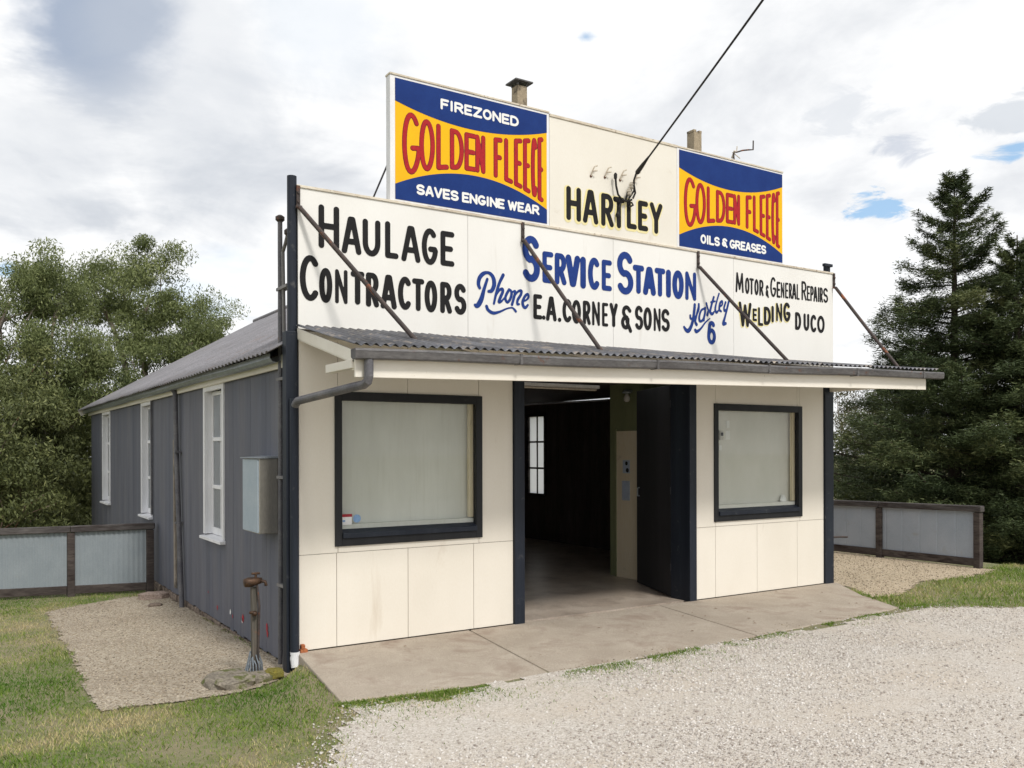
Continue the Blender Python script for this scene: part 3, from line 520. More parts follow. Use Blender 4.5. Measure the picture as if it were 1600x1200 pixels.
WORDS={'haulage':('black',0.03,[('H',0.211,0.43,4.017,4.453),('A',0.455,0.67,3.993,4.375),('U',0.683,0.882,3.994,4.375),('L',0.934,1.088,3.999,4.384),('A',1.12,1.345,3.987,4.371),('G',1.361,1.548,3.982,4.375),('E',1.587,1.759,3.992,4.37)]),'contractors':('black',0.03,[('C',0.017,0.217,3.476,3.931),('O',0.216,0.355,3.47,3.821),('N',0.384,0.518,3.477,3.822),('T',0.551,0.703,3.482,3.824),('R',0.718,0.865,3.471,3.826),('A',0.881,1.067,3.467,3.825),('C',1.08,1.237,3.473,3.825),('T',1.245,1.39,3.474,3.819),('O',1.393,1.547,3.472,3.815),('R',1.582,1.728,3.476,3.816),('S',1.754,1.909,3.475,3.816)]),'service':('blue',0.042,[('S',2.644,2.894,3.93,4.464),('E',2.929,3.085,3.94,4.308),('R',3.105,3.276,3.938,4.31),('V',3.263,3.48,3.93,4.311),('I',3.495,3.551,3.925,4.309),('C',3.597,3.777,3.926,4.318),('E',3.808,3.966,3.933,4.31)]),'station':('blue',0.042,[('S',4.046,4.311,3.914,4.447),('T',4.302,4.487,3.945,4.304),('A',4.468,4.684,3.941,4.303),('T',4.664,4.844,3.942,4.305),('I',4.861,4.937,3.942,4.302),('O',4.966,5.166,3.938,4.311),('N',5.193,5.389,3.941,4.315)]),'name':('black',0.025,[('E',2.8,2.924,3.506,3.795),('.',2.929,2.963,3.51,3.55),('A',2.977,3.131,3.499,3.789),('.',3.157,3.19,3.499,3.546),('C',3.215,3.353,3.502,3.781),('O',3.353,3.49,3.496,3.78),('R',3.518,3.637,3.494,3.783),('N',3.658,3.778,3.494,3.787),('E',3.811,3.907,3.495,3.783),('Y',3.928,4.059,3.497,3.792),('&',4.11,4.288,3.449,3.783),('S',4.333,4.47,3.492,3.796),('O',4.474,4.615,3.496,3.788),('N',4.646,4.763,3.496,3.789),('S',4.774,4.921,3.5,3.792)]),'motor':('black',0.016,[('M',6.125,6.283,4.129,4.404),('O',6.31,6.397,4.125,4.351),('T',6.394,6.485,4.123,4.349),('O',6.495,6.58,4.125,4.348),('R',6.594,6.681,4.123,4.346),('&',6.722,6.788,4.109,4.286),('G',6.816,6.935,4.13,4.411),('E',6.949,7.027,4.131,4.357),('N',7.037,7.109,4.134,4.356),('E',7.127,7.195,4.137,4.36),('R',7.207,7.272,4.139,4.361),('A',7.272,7.367,4.138,4.363),('L',7.374,7.437,4.139,4.365),('R',7.477,7.589,4.141,4.417),('E',7.596,7.664,4.144,4.362),('P',7.671,7.746,4.143,4.365),('A',7.739,7.83,4.143,4.365),('I',7.842,7.873,4.145,4.365),('R',7.883,7.953,4.145,4.365),('S',7.96,8.069,4.148,4.368)]),'welding':('black',0.026,[('W',6.183,6.437,3.667,4.008),('E',6.457,6.545,3.761,3.936),('L',6.565,6.669,3.704,3.962),('D',6.682,6.828,3.725,3.981),('I',6.847,6.88,3.77,4.004),('N',6.934,7.062,3.794,4.055),('G',7.083,7.235,3.802,4.078)]),'duco':('black',0.024,[('D',7.336,7.468,3.703,3.958),('U',7.52,7.647,3.704,3.953),('C',7.67,7.806,3.692,3.95),('O',7.821,7.99,3.693,3.949)]),'hartley':('black',0.034,[('H',3.275,3.493,4.721,5.126),('A',3.521,3.756,4.722,5.131),('R',3.8,3.998,4.722,5.123),('T',3.987,4.171,4.725,5.111),('L',4.205,4.369,4.743,5.111),('E',4.388,4.555,4.744,5.121),('Y',4.584,4.798,4.736,5.128)]),'six':('blue',0.028,[('6',5.583,5.754,3.386,3.701)]),'phone':('blue',0,[[(2.178,3.901,0.018),(2.136,3.786,0.022),(2.104,3.681,0.03),(2.071,3.618,0.032),(2.042,3.59,0.026),(2.019,3.598,0.018)],[(2.078,3.795,0.02),(2.063,3.839,0.024),(2.078,3.906,0.026),(2.125,3.957,0.024),(2.178,3.975,0.018),(2.226,3.962,0.022),(2.261,3.915,0.026),(2.267,3.844,0.028),(2.237,3.78,0.024),(2.195,3.766,0.018)],[(2.388,3.969,0.022),(2.339,3.877,0.02),(2.297,3.76,0.018),(2.264,3.635,0.015)],[(2.297,3.74,0.012),(2.339,3.795,0.015),(2.375,3.809,0.02),(2.381,3.778,0.02),(2.351,3.714,0.02),(2.33,3.661,0.018),(2.363,3.669,0.014),(2.399,3.708,0.01)],[(2.467,3.812,0.018),(2.43,3.752,0.018),(2.417,3.705,0.018),(2.442,3.666,0.016),(2.478,3.7,0.018),(2.5,3.759,0.018),(2.494,3.799,0.016),(2.467,3.812,0.016)],[(2.497,3.779,0.01),(2.546,3.804,0.014),(2.543,3.763,0.018),(2.506,3.645,0.018)],[(2.534,3.741,0.01),(2.59,3.803,0.014),(2.633,3.813,0.018),(2.627,3.77,0.018),(2.583,3.704,0.018),(2.58,3.657,0.016),(2.605,3.659,0.012)],[(2.645,3.689,0.01),(2.702,3.715,0.012),(2.733,3.754,0.016),(2.721,3.784,0.016),(2.683,3.755,0.018),(2.651,3.689,0.02),(2.664,3.638,0.02),(2.692,3.627,0.018),(2.723,3.659,0.014)],[(2.168,3.596,0.02),(2.189,3.557,0.02),(2.254,3.529,0.02),(2.338,3.549,0.014),(2.435,3.593,0.01),(2.503,3.609,0.01),(2.533,3.596,0.014),(2.558,3.572,0.016)]]),'hartley_script':('blue',0,[[(5.362,3.891,0.022),(5.353,3.81,0.024),(5.334,3.708,0.024),(5.302,3.613,0.026),(5.252,3.543,0.03),(5.207,3.546,0.026),(5.171,3.583,0.018)],[(5.28,3.744,0.016),(5.289,3.705,0.018),(5.343,3.709,0.014),(5.389,3.753,0.014),(5.431,3.83,0.018),(5.435,3.904,0.018)],[(5.431,3.863,0.018),(5.389,3.739,0.018),(5.37,3.671,0.02),(5.393,3.633,0.024)],[(5.546,3.859,0.016),(5.481,3.827,0.016),(5.444,3.744,0.018),(5.453,3.684,0.02),(5.509,3.702,0.018),(5.546,3.792,0.018),(5.551,3.867,0.016)],[(5.537,3.765,0.016),(5.527,3.697,0.016)],[(5.574,3.929,0.016),(5.597,3.864,0.016),(5.611,3.838,0.014),(5.592,3.776,0.022)],[(5.711,4.022,0.018),(5.668,3.91,0.018),(5.644,3.82,0.02),(5.682,3.796,0.022),(5.715,3.826,0.012)],[(5.659,3.95,0.014),(5.734,3.97,0.012)],[(5.81,4.079,0.014),(5.762,3.959,0.014),(5.738,3.862,0.018),(5.762,3.823,0.02),(5.8,3.854,0.012)],[(5.81,3.895,0.012),(5.867,3.934,0.014),(5.867,3.982,0.016),(5.829,3.951,0.018),(5.814,3.868,0.018),(5.848,3.844,0.016)],[(5.934,3.974,0.016),(5.905,3.903,0.016),(5.91,3.856,0.016),(5.953,3.88,0.016)],[(5.992,3.986,0.018),(5.963,3.895,0.018),(5.924,3.782,0.018),(5.89,3.683,0.026),(5.933,3.687,0.022)],[(5.37,3.558,0.022),(5.397,3.54,0.024),(5.471,3.585,0.016),(5.555,3.672,0.012),(5.639,3.732,0.008)]])}
# ------------------------------------------------------------------ sign boards
sg = empty('sign_board', (4.1, 0, 3.22), 'long white painted fascia sign above the awning with black and blue lettering', 'sign')
PX = [0, 1.93, 3.99, 6.09, 8.19]
for a, b_ in zip(PX, PX[1:]):
    MB().box(a+.002, b_-.002, .0, .02, 3.19, 4.585).build('panel', 'white_panel', sg, bevel=.0015)
MB().box(.004, 8.186, .0205, .05, 3.15, 4.58).build('backing_frame', 'grey_timber', sg)
c = MB(); c.box(-.012, 8.20, -.014, .06, 4.586, 4.612); c.build('cap_strip', 'trim_paint', sg, bevel=.003)
def lettering(name, key, mat, parent, cell=.006, y=-.004):
    _, hw, L_ = WORDS[key]; return sdf_mesh(word_segs(L_, hw), cell, name, mat, y, parent)
for k in ('haulage', 'contractors'): lettering('lettering', k, 'black_lettering', sg)
for k in ('service', 'station'): lettering('lettering', k, 'blue_lettering', sg)
for k in ('name', 'motor', 'duco'): lettering('lettering', k, 'black_lettering', sg, .005)
_, hw, L_ = WORDS['welding']
sdf_mesh([(a-.008, b-.008, c_-.008, d-.008, e+.008, f+.008) for a, b, c_, d, e, f in word_segs(L_, hw)], .006, 'lettering_shade', 'halo_yellow', -.0025, sg)
lettering('lettering', 'welding', 'black_lettering', sg, .005)
lettering('number', 'six', 'blue_lettering', sg, .005)
for k in ('phone', 'hartley_script'): sdf_mesh(script_segs(WORDS[k][2]), .0045, 'script_lettering', 'blue_lettering', -.004, sg)

hb = empty('name_board', (4.05, 0, 4.62), 'cream name board with black yellow-edged lettering between the two blue and yellow signs', 'sign')
MB().box(3.034, 5.052, .0, .02, 4.614, 5.90).build('panel', 'cream_board', hb, bevel=.0015)
MB().box(3.036, 5.05, .0205, .09, 4.616, 5.89).build('backing_frame', 'grey_timber', hb)
MB().box(3.034, 5.052, -.012, .1, 5.901, 5.932).build('cap_strip', 'trim_paint', hb, bevel=.003)
_, hw, L_ = WORDS['hartley']
sdf_mesh([(a-.010, b-.010, c_-.010, d-.010, e+.020, f+.020) for a, b, c_, d, e, f in word_segs(L_, hw)], .006, 'lettering_shade', 'halo_yellow', -.0025, hb)
lettering('lettering', 'hartley', 'black_lettering', hb, .005)
GFL = [('G', .043, .150), ('O', .147, .240), ('L', .252, .328), ('D', .338, .425), ('E', .432, .508), ('N', .503, .567), ('F', .626, .684), ('L', .698, .756), ('E', .766, .822), ('E', .830, .880), ('C', .886, .930), ('E', .934, .974)]
def petrol_sign(X0, X1, Zt, Zb, tv, bv, label, board, words):
    s = empty('painted_sign', ((X0+X1)/2, 0, Zb), label, 'sign', None)
    bx0, bx1, bz0, bz1 = board
    MB().box(bx0, bx1, .0, .1, bz0, bz1-.022).build('panel', 'bright_white', s, bevel=.003)
    MB().box(bx0-.006, bx1+.002, -.010, .106, bz1-.021, bz1).build('cap_strip', 'trim_paint', s, bevel=.003)
    W_, H_ = X1-X0, Zt-Zb
    MB().face([(X0, -.0015, Zb), (X1, -.0015, Zb), (X1, -.0015, Zt), (X0, -.0015, Zt)]).build('painted_field', 'sign_yellow', s)
    T = lambda u: tv[0]+(tv[1]-tv[0])*u+tv[2]*4*u*(1-u); B = lambda u: bv[0]+(bv[1]-bv[0])*u-bv[2]*4*u*(1-u)
    for nm, f, e in (('blue_band', T, 0), ('blue_band', B, 1)):
        b = MB()
        for i in range(48):
            u0, u1 = i/48, (i+1)/48; q = [(u0, f(u0)), (u1, f(u1)), (u1, e), (u0, e)]
            b.face([(X0+u*W_, -.0035, Zt-v*H_) for u, v in (q if e else q[::-1])])
        b.build(nm, 'sign_blue', s)
    r = .0240; segs = []
    for ch, u0, u1 in GFL:
        for st in GL[ch]:
            pts = []
            for (a, b), (c_, d) in zip(st, st[1:]):
                n = 8 if abs(d-b) < .01 or len(st) < 6 else 1
                pts += [(a+(c_-a)*i/n, b+(d-b)*i/n) for i in range(n)]
            pts.append(st[-1]); P = []
            for a, b in pts:
                u = u0+r/W_+(u1-u0-2*r/W_)*a; t0 = T(u)+.036+r/H_; t1 = B(u)-.036-r/H_; P.append((X0+u*W_, Zt-(t1+(t0-t1)*b)*H_))
            segs += polyseg(P, r)
    sdf_mesh([(a, b, c_, d, e+.0045, f+.0045) for a, b, c_, d, e, f in segs], .005, 'lettering_edge', 'sign_outline', -.0030, s)
    sdf_mesh([(a, b, c_, d, e-.002, f-.002) for a, b, c_, d, e, f in segs], .005, 'lettering', 'sign_red', -.0050, s)
    for text, u0, u1, v0, v1, hw, bow in words:
        sg_ = []
        for ch, a, b, c_, d in line_of(text, u0, u1, 0, 1, 0):
            rr = min(hw, (b-a)*W_*.33) if ch not in 'I' else hw
            for st in GL[ch]:
                pts = [(X0+(a+(b-a)*p)*W_, Zt-((v1-hw/H_+(v0-v1+2*hw/H_)*q)+bow*4*((a+b)/2)*(1-(a+b)/2))*H_) for p, q in st]
                sg_ += polyseg(pts, hw)
        sdf_mesh(sg_, .005, 'small_lettering', 'sign_white', -.0055, s)
    return s
petrol_sign(1.052, 2.995, 5.908, 4.632, (.188, .165, .112), (.875, .87, .187), 'larger blue and yellow painted sign with red lettering at the upper left', (.995, 3.03, 4.615, 5.955), [('FIREZONED', .275, .80, .082, .174, .0135, 0), ('SAVES ENGINE WEAR', .125, .945, .845, .934, .0135, 0)])
petrol_sign(5.09, 7.07, 5.885, 4.632, (.185, .142, .142), (.882, .905, .19), 'blue and yellow painted sign with red lettering at the right end, plain blue top', (5.056, 7.085, 4.615, 5.93), [('OILS & GREASES', .19, .83, .838, .937, .0145, 0)])
# ------------------------------------------------------------------ the building
B = empty('service_station', (0, 0, 0), 'old single-storey garage with cream front, open black door and dark grey board side wall', 'building')
W_, D_ = 8.14, 15.14
# side wall boards with openings
wins = [(2.77, 3.79), (7.45, 8.41), (12.1, 13.2)]; WZ0, WZ1 = .83, 2.84
edges = [.0]; y = .0
while y < D_:
    y += random.choice([.145, .15, .155]); edges.append(min(y, D_))
wb = MB()
for a, b_ in zip(edges, edges[1:]):
    if b_-a < .01: continue
    tn = random.random(); px_ = random.uniform(0, .002); a2, b2 = a+.0011, b_-.0011
    cut = [(WZ0, WZ1, u, v) for u, v in wins if b2 > u and a2 < v]
    segs = []
    if cut:
        z0, z1, u, v = cut[0]
        if a2 < u: segs.append((a2, u, -.2, 2.88))
        if b2 > v: segs.append((v, b2, -.2, 2.88))
        m0, m1 = max(a2, u), min(b2, v); segs += [(m0, m1, -.2, z0), (m0, m1, z1, 2.88)]
    else: segs.append((a2, b2, -.2+random.uniform(-.012, .012), 2.88))
    for s0, s1, z0, z1 in segs:
        if s1-s0 > .004: wb.box(-px_, .016, s0, s1, z0, z1, tn)
wb.build('wall', 'board_wall', B, tone=True, label='dark grey vertical board side wall')
ib = MB()
ys = [0.02]+[v for p in wins for v in p]+[D_]
for i in range(0, len(ys)-1, 2): ib.box(.017, .10, ys[i], ys[i+1], -.19, 2.99)
for u, v in wins: ib.box(.017, .10, u, v, -.19, WZ0); ib.box(.017, .10, u, v, WZ1, 2.99)
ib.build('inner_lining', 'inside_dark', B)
for i, (u, v) in enumerate(wins):
    wn = MB(); cs = .075
    wn.box(-.022, .0165, u-.01, u+cs, WZ0+.04, WZ1); wn.box(-.022, .0165, v-cs, v+.01, WZ0+.04, WZ1); wn.box(-.022, .0165, u+cs, v-cs, WZ1-.07, WZ1)
    wn.box(.0165, .15, v-cs, v-cs+.02, WZ0+.04, WZ1); wn.box(.0165, .15, u+cs-.02, u+cs, WZ0+.04, WZ1)
    f = wn.build('window', 'bright_white', B, bevel=.003)
    MB().hexa([(-.07, u-.03, WZ0-.02), (.15, u-.03, WZ0-.02), (.15, v+.03, WZ0-.02), (-.07, v+.03, WZ0-.02), (-.07, u-.03, WZ0+.015), (.15, u-.03, WZ0+.04), (.15, v+.03, WZ0+.04), (-.07, v+.03, WZ0+.015)]).build('sill', 'bright_white', f, bevel=.003)
    a, b_ = u+cs, v-cs; z0, z1 = WZ0+.04, WZ1-.07; sb_ = MB(); X0s, X1s = .075, .115
    sb_.box(X0s, X1s, a, a+.05, z0, z1); sb_.box(X0s, X1s, b_-.05, b_, z0, z1); sb_.box(X0s, X1s, a+.05, b_-.05, z0, z0+.09); sb_.box(X0s, X1s, a+.05, b_-.05, z1-.05, z1)
    hh = (z1-z0)
    for q in (1/3, 2/3): sb_.box(X0s-.004, X1s, a+.05, b_-.05, z0+hh*q-.025, z0+hh*q+.025)
    sb_.box(X0s+.004, X1s-.002, (a+b_)/2-.012, (a+b_)/2+.012, z0+.09, z1-.05)
    sb_.build('glazing_bars', 'bright_white', f, bevel=.002)
    MB().box(.09, .096, a+.05, b_-.05, z0+hh/3, z1-.05).build('pane', 'grey_pane', f)
    MB().box(.09, .096, a+.05, b_-.05, z0+.09, z0+hh/3-.001).build('mesh_pane', 'mesh_pane', f)
# plinth of rough stone under the boards
pl = MB(); y = 0.15
while y < D_:
    l = random.uniform(.25, .55); e = min(y+l, D_); d = random.uniform(0, .03); pl.box(.012-d, .2, y+.006, e-.006, -2.2 if y > 7 else -.6, -.205-random.uniform(0, .02)); y = e
pl.build('plinth', 'plinth_stone', B, bevel=.015)
# other walls
ow = MB(); ow.box(.10, 8.06, D_-.1, D_, -1, 2.98); ow.box(8.06, 8.14, 0.02, 7.33, -.5, 2.98); ow.box(8.06, 8.14, 8.0, 9.4, -.5, 2.98); ow.box(8.06, 8.14, 9.4, 13.4, -.5, .9); ow.box(8.06, 8.14, 9.4, 13.4, 2.72, 2.98); ow.box(8.06, 8.14, 10.9, 11.9, .9, 2.72); ow.box(8.06, 8.14, 13.4, D_, -.5, 2.98); ow.box(8.06, 8.14, 7.33, 8.0, -.5, 1.0); ow.box(8.06, 8.14, 7.33, 8.0, 2.72, 2.98)  # the two openings towards the back are added, unseen, to admit daylight
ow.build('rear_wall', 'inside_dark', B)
MB().box(.1, 8.06, .09, D_-.1, -.2, -.004).build('floor', 'inside_floor', B)
b = MB(); b.box(.1, 8.06, 1.75, 3.0, 3.0, 3.03); b.box(.1, 2.7, .12, 1.75, 3.0, 3.03); b.box(5.8, 8.06, .12, 1.75, 3.0, 3.03); b.box(2.7, 5.8, .12, .3, 3.0, 3.03); b.box(.1, 8.06, 7.4, D_-.1, 3.0, 3.03); b.box(.1, .8, 3.0, 7.4, 3.0, 3.03); b.box(4.4, 8.06, 3.0, 7.4, 3.0, 3.03); b.build('ceiling', 'inside_dark', B)  # gaps in the ceiling are added out of view to pass roof daylight down
iw = MB(); iw.box(8.03, 8.08, 7.30, 7.36, .97, 2.78); iw.box(8.03, 8.08, 7.97, 8.04, .97, 2.78); iw.box(8.03, 8.08, 7.36, 7.97, 2.71, 2.78); iw.box(8.03, 8.08, 7.36, 7.97, .95, 1.01)
f = iw.build('window', 'old_timber', B)
for ya, yb in ((9.4, 10.9), (11.9, 13.4)): MB().box(8.082, 8.088, ya, yb, .9, 2.72).build('added_light_pane', 'milky_pane', B)  # unseen panes added in the right wall to brighten the floor
ib = MB(); ib.box(8.05, 8.075, 7.64, 7.665, 1.01, 2.71)
for z in (1.57, 2.15): ib.box(8.045, 8.078, 7.36, 7.97, z-.02, z+.02)
ib.build('glazing_bars', 'old_timber', f)
MB().box(8.082, 8.088, 7.34, 7.99, 1.0, 2.72).build('pane', 'milky_pane', f)
# front wall: cement sheets with open joints over a dark batten frame
def sheets(name, rects, backs):
    b = MB()
    for x0, x1, z0, z1 in rects: b.box(x0+.0025, x1-.0025, .0, .014, z0+.0025, z1-.0025)
    o = b.build(name, 'cream_paint', B, bevel=.0015)
    k = MB()
    for x0, x1, z0, z1 in backs: k.box(x0, x1, .0145, .085, z0, z1)
    k.build('wall_frame', 'grey_timber', o); return o
Wl = (.375, 2.10, 1.015, 2.585); Wr = (5.705, 7.468, 1.015, 2.60)
def wallset(xa, xb, win, low, ups):
    wx0, wx1, wz0, wz1 = win; g_ = .035; r = []
    cut = [xa]+low+[xb]; r += [(a, b, .004, .95) for a, b in zip(cut, cut[1:])]
    r += [(xa, wx0+g_, .95, 3.17), (wx1-g_, xb, .95, 3.17), (wx0+g_, wx1-g_, .95, wz0+g_)]
    cu = [wx0+g_]+ups+[wx1-g_]; r += [(a, b, wz1-g_, 3.17) for a, b in zip(cu, cu[1:])]
    bk = [(xa, xb, .01, wz0+g_), (xa, wx0+g_, wz0+g_, 3.14), (wx1-g_, xb, wz0+g_, 3.14), (wx0+g_, wx1-g_, wz1-g_, 3.14)]
    return sheets('front_wall', r, bk)
wallset(.004, 2.515, Wl, [.395, 1.192, 1.995], [1.192]); wallset(5.372, 7.96, Wr, [5.735, 6.54, 7.375], [7.375])
MB().box(2.515, 5.372, .0, .085, 2.86, 3.17).build('door_lintel', 'cream_paint', B)
def shop_window(win, board, strip):
    x0, x1, z0, z1 = win; t = .085; b = MB()
    b.box(x0, x0+t-.01, -.022, .05, z0+.0, z1); b.box(x1-t+.005, x1, -.022, .05, z0, z1); b.box(x0+t-.01, x1-t+.005, -.022, .05, z1-t-.005, z1); b.box(x0+t-.01, x1-t+.005, -.022, .05, z0, z0+t-.005)
    f = b.build('shop_window', 'black_paint', B, bevel=.004)
    a, c_ = x0+t-.01, x1-t+.005
    MB().hexa([(a, -.045, z0+t-.004), (c_, -.045, z0+t-.004), (c_, .05, z0+t-.004), (a, .05, z0+t-.004), (a, -.045, z0+t+.045), (c_, -.045, z0+t+.045), (c_, .05, z0+t+.085), (a, .05, z0+t+.085)]).build('sill', 'dark_post', f, bevel=.004)
    MB().box(a, c_, .052, .058, z0+.02, z1-.02).build('pane', 'glass', f)
    MB().box(a-.02, c_+.02, .135, .145, z0-.03, z1).build('backing_board', board, f)
    MB().box(a-.02, c_+.02, .06, .134, z0+.02, z0+t+.13).build('inside_ledge', board, f)
    if strip: MB().box(c_-.045, c_+.02, .06, .105, z0+t+.14, z1-.03).build('inside_batten', 'cream_door', f, bevel=.003)
    return f
f = shop_window(Wl, 'window_board', True)
MB().box(.458, .58, .0475, .0505, 1.225, 1.325).build('notice', 'paper_white', f); MB().box(.458, .58, .044, .047, 1.306, 1.335).build('notice_heading', 'red_paint', f)
b = MB(); b.lathe((.635, .049, 1.285), [(.042, -.002), (.042, .002)], 20, 'y'); b.build('sticker', 'sticker_blue', f)
MB().box(.478, .505, .0445, .047, 1.255, 1.275).build('notice_print', 'sticker_blue', f)
f = shop_window(Wr, 'window_board_pale', True)
MB().box(5.93, 6.0, .10, .134, 2.11, 2.24).build('switch_box', 'lamp_white', f, bevel=.006)
MB().box(5.942, 5.985, .094, .0995, 2.17, 2.215).build('switch_dial', 'black_paint', f)
for a, z, w2, h2 in ((6.06, 2.12, .09, .12), (6.08, 2.28, .06, .10), (5.94, 1.97, .05, .07)): MB().box(a, a+w2, .128, .1345, z, z+h2).build('notice', 'paper_white', f)
b = MB(); vs = [(7.19+.075*math.cos(6.283*k/11)*random.uniform(.6, 1)*s, .10+.03*math.sin(6.283*k/11)*s, 1.232+h*random.uniform(.8, 1.2)) for s, h in ((1, .0), (1.05, .03), (.8, .06), (.35, .085)) for k in range(11)]
b.raw(vs, [(r*11+k, r*11+(k+1) % 11, (r+1)*11+(k+1) % 11, (r+1)*11+k) for r in range(3) for k in range(11)]+[tuple(range(33, 44))]); b.build('crumpled_paper', 'paper_white', f)
# corner and door posts
def post(name, x0, x1, y0, y1, z0, z1, mat='dark_post'): return MB().box(x0, x1, y0, y1, z0, z1).build(name, mat, B, bevel=.006)
post('corner_post', -.128, -.012, -.02, .10, -.3, 3.16); 
b = MB(); b.tube([(-.045, .045, 3.1), (-.045, .045, 4.70)], .047, 14); b.build('corner_post', 'dark_post', B)
b = MB(); b.tube([(-.062, -.056, 2.5), (-.062, -.056, -.02)], .044, 14); dpo = b.build('downpipe', 'dark_post', B, smooth=False)
b = MB(); b.tube([(-.06, -.06, .02), (-.06, -.06, -.05), (-.05, -.075, -.125)], [.047, .047, .05], 14); b.build('pipe_foot', 'pvc_white', dpo)
post('corner_post', 7.965, 8.155, -.03, .09, -.02, 3.16)
b = MB(); b.box(8.105, 8.165, .03, .11, 3.16, 4.73); b.box(7.98, 8.16, -.02, .03, 4.69, 4.73); b.build('sign_post', 'dark_post', B, bevel=.004)
post('door_post', 2.52, 2.655, -.035, .11, -.01, 2.86)
post('door_post', 5.245, 5.37, -.025, .34, -.01, 2.86)
b = MB(); b.beam((5.285, .36, 1.43), (5.73, 1.56, 1.43), .045, 2.84); dr = b.build('door', 'door_paint', B, bevel=.003, label='black door leaf folded back inside the opening')
b = MB(); b.tube([(5.67, 1.46, 1.30), (5.64, 1.47, 1.30), (5.64, 1.47, 1.42), (5.67, 1.46, 1.42)], .008, 8); b.build('handle', 'galvanised', dr)
for z in (.35, 1.38, 2.55): MB().box(5.262, 5.285, .338, .362, z, z+.10).build('hinge', 'pipe_metal', dr)
# office partition on the right of the doorway
pt = MB(); pt.box(5.9, 5.97, .16, 2.43, 0, 3.0); pt.box(5.97, 8.06, 2.36, 2.43, 0, 3.0); p_ = pt.build('partition_wall', 'green_wall', B)
idr = MB().box(5.882, 5.90, 1.30, 2.25, .0, 2.27).build('inner_door', 'cream_door', p_)
MB().box(5.872, 5.9, 2.25, 2.29, 0, 2.31).build('door_frame', 'green_wall', p_)
for y0, z0, w2, h2 in ((1.93, 1.62, .16, .2), (1.93, 1.2, .18, .3), (1.60, 1.35, .16, .45)): MB().box(5.8755, 5.8815, y0, y0+w2, z0, z0+h2).build('notice', 'paper_blue', p_)
MB().lathe((5.872, 2.0, 1.77), [(.03, 0), (.03, .003)], 12, 'x').build('notice_print', 'black_paint', p_); MB().lathe((5.872, 1.98, 1.665), [(.035, 0), (.035, .003)], 12, 'x').build('notice_print', 'black_paint', p_)
# ---------------- main roof
rf = empty('roof', (4.07, 7.5, 2.95)); rf.parent = B
EX, EZ, RZ, RX = -.27, 2.955, 5.45, 4.07
def corr_sheet(name, mat, parent, p0, p1, q0, q1, pitch, amp, along=6, sub=6, thick=.0, sag=0):
    """corrugated sheet: p0->p1 runs across the ribs, p->q runs down the ribs"""
    p0, p1, q0, q1 = [np.array(v, float) for v in (p0, p1, q0, q1)]
    n = int(np.linalg.norm(p1-p0)/pitch*sub); u = np.linspace(0, 1, n+1)[:, None, None]; v = np.linspace(0, 1, along+1)[None, :, None]
    Pn = np.cross(p1-p0, q0-p0); Pn /= np.linalg.norm(Pn); Pn *= np.sign(Pn[2]) or 1
    P = (p0*(1-u)+p1*u)*(1-v)+(q0*(1-u)+q1*u)*v
    ph = u*np.linalg.norm(p1-p0)/pitch*2*math.pi; lap = np.floor(u*np.linalg.norm(p1-p0)/.762)
    P = P+Pn*(amp*np.sin(ph)+(lap % 2)*.004)
    I = np.arange((n+1)*(along+1)).reshape(n+1, along+1); F_ = np.stack([I[:-1, :-1], I[1:, :-1], I[1:, 1:], I[:-1, 1:]], -1).reshape(-1, 4)
    o = npmesh_idx(name, P.reshape(-1, 3), F_, mat, parent=parent, smooth=True)
    s = o.modifiers.new('solid', 'SOLIDIFY'); s.thickness = .004; return o
corr_sheet('roof_sheet', 'roof_old', rf, (EX, .10, EZ), (EX, 15.35, EZ), (RX, .10, RZ), (RX, 15.35, RZ), .152, .014, 10, 6)
for ya, yb, mt in ((.10, .4, 'roof_old'), (.4, 7.4, 'milky_pane'), (7.4, 15.35, 'roof_old')): corr_sheet('roof_sheet', mt, rf, (8.14-EX, ya, EZ), (8.14-EX, yb, EZ), (RX, ya, RZ), (RX, yb, RZ), .152, .014, 4, 6)  # translucent middle stretch is an unseen addition, lets daylight into the garage
b = MB(); b.tube([(RX, .1, RZ+.02), (RX, 15.37, RZ+.02)], .07, 10); b.build('ridge_cap', 'roof_old', rf)
b = MB(); b.raw([(.02, D_, 2.98), (8.12, D_, 2.98), (RX, D_, 5.4), (.02, D_-.1, 2.98), (8.12, D_-.1, 2.98), (RX, D_-.1, 5.4)], [(0, 1, 2), (5, 4, 3), (0, 3, 4, 1), (1, 4, 5, 2), (2, 5, 3, 0)]); b.build('gable', 'board_wall', rf)
b = MB(); b.raw([(.02, .11, 2.98), (8.12, .11, 2.98), (RX, .11, 5.4), (.02, .15, 2.98), (8.12, .15, 2.98), (RX, .15, 5.4)], [(0, 1, 2), (5, 4, 3), (0, 3, 4, 1), (1, 4, 5, 2), (2, 5, 3, 0)]); b.build('gable', 'board_wall', rf)
MB().beam((EX+.03, 15.32, EZ-.07), (RX, 15.32, RZ-.07), .03, .14).build('bargeboard', 'cream_board', rf)
MB().beam((8.14-EX-.03, 15.32, EZ-.07), (RX, 15.32, RZ-.07), .03, .14).build('bargeboard', 'cream_board', rf)
fb = MB(); fb.box(-.05, -.022, .14, 15.3, 2.83, 2.965); fb.box(-.021, .1, .14, 15.3, 2.881, 2.90); fb.build('fascia', 'cream_board', rf, bevel=.003)
fb = MB(); fb.box(8.19, 8.22, .14, 15.3, 2.80, 2.945); fb.build('fascia', 'cream_board', rf, bevel=.003)
gt = MB(); prof = [(-.052, 2.965), (-.06, 2.905), (-.10, 2.885), (-.15, 2.89), (-.175, 2.925), (-.175, 2.975)]
segs_y = [.35+i*.5 for i in range(31)]
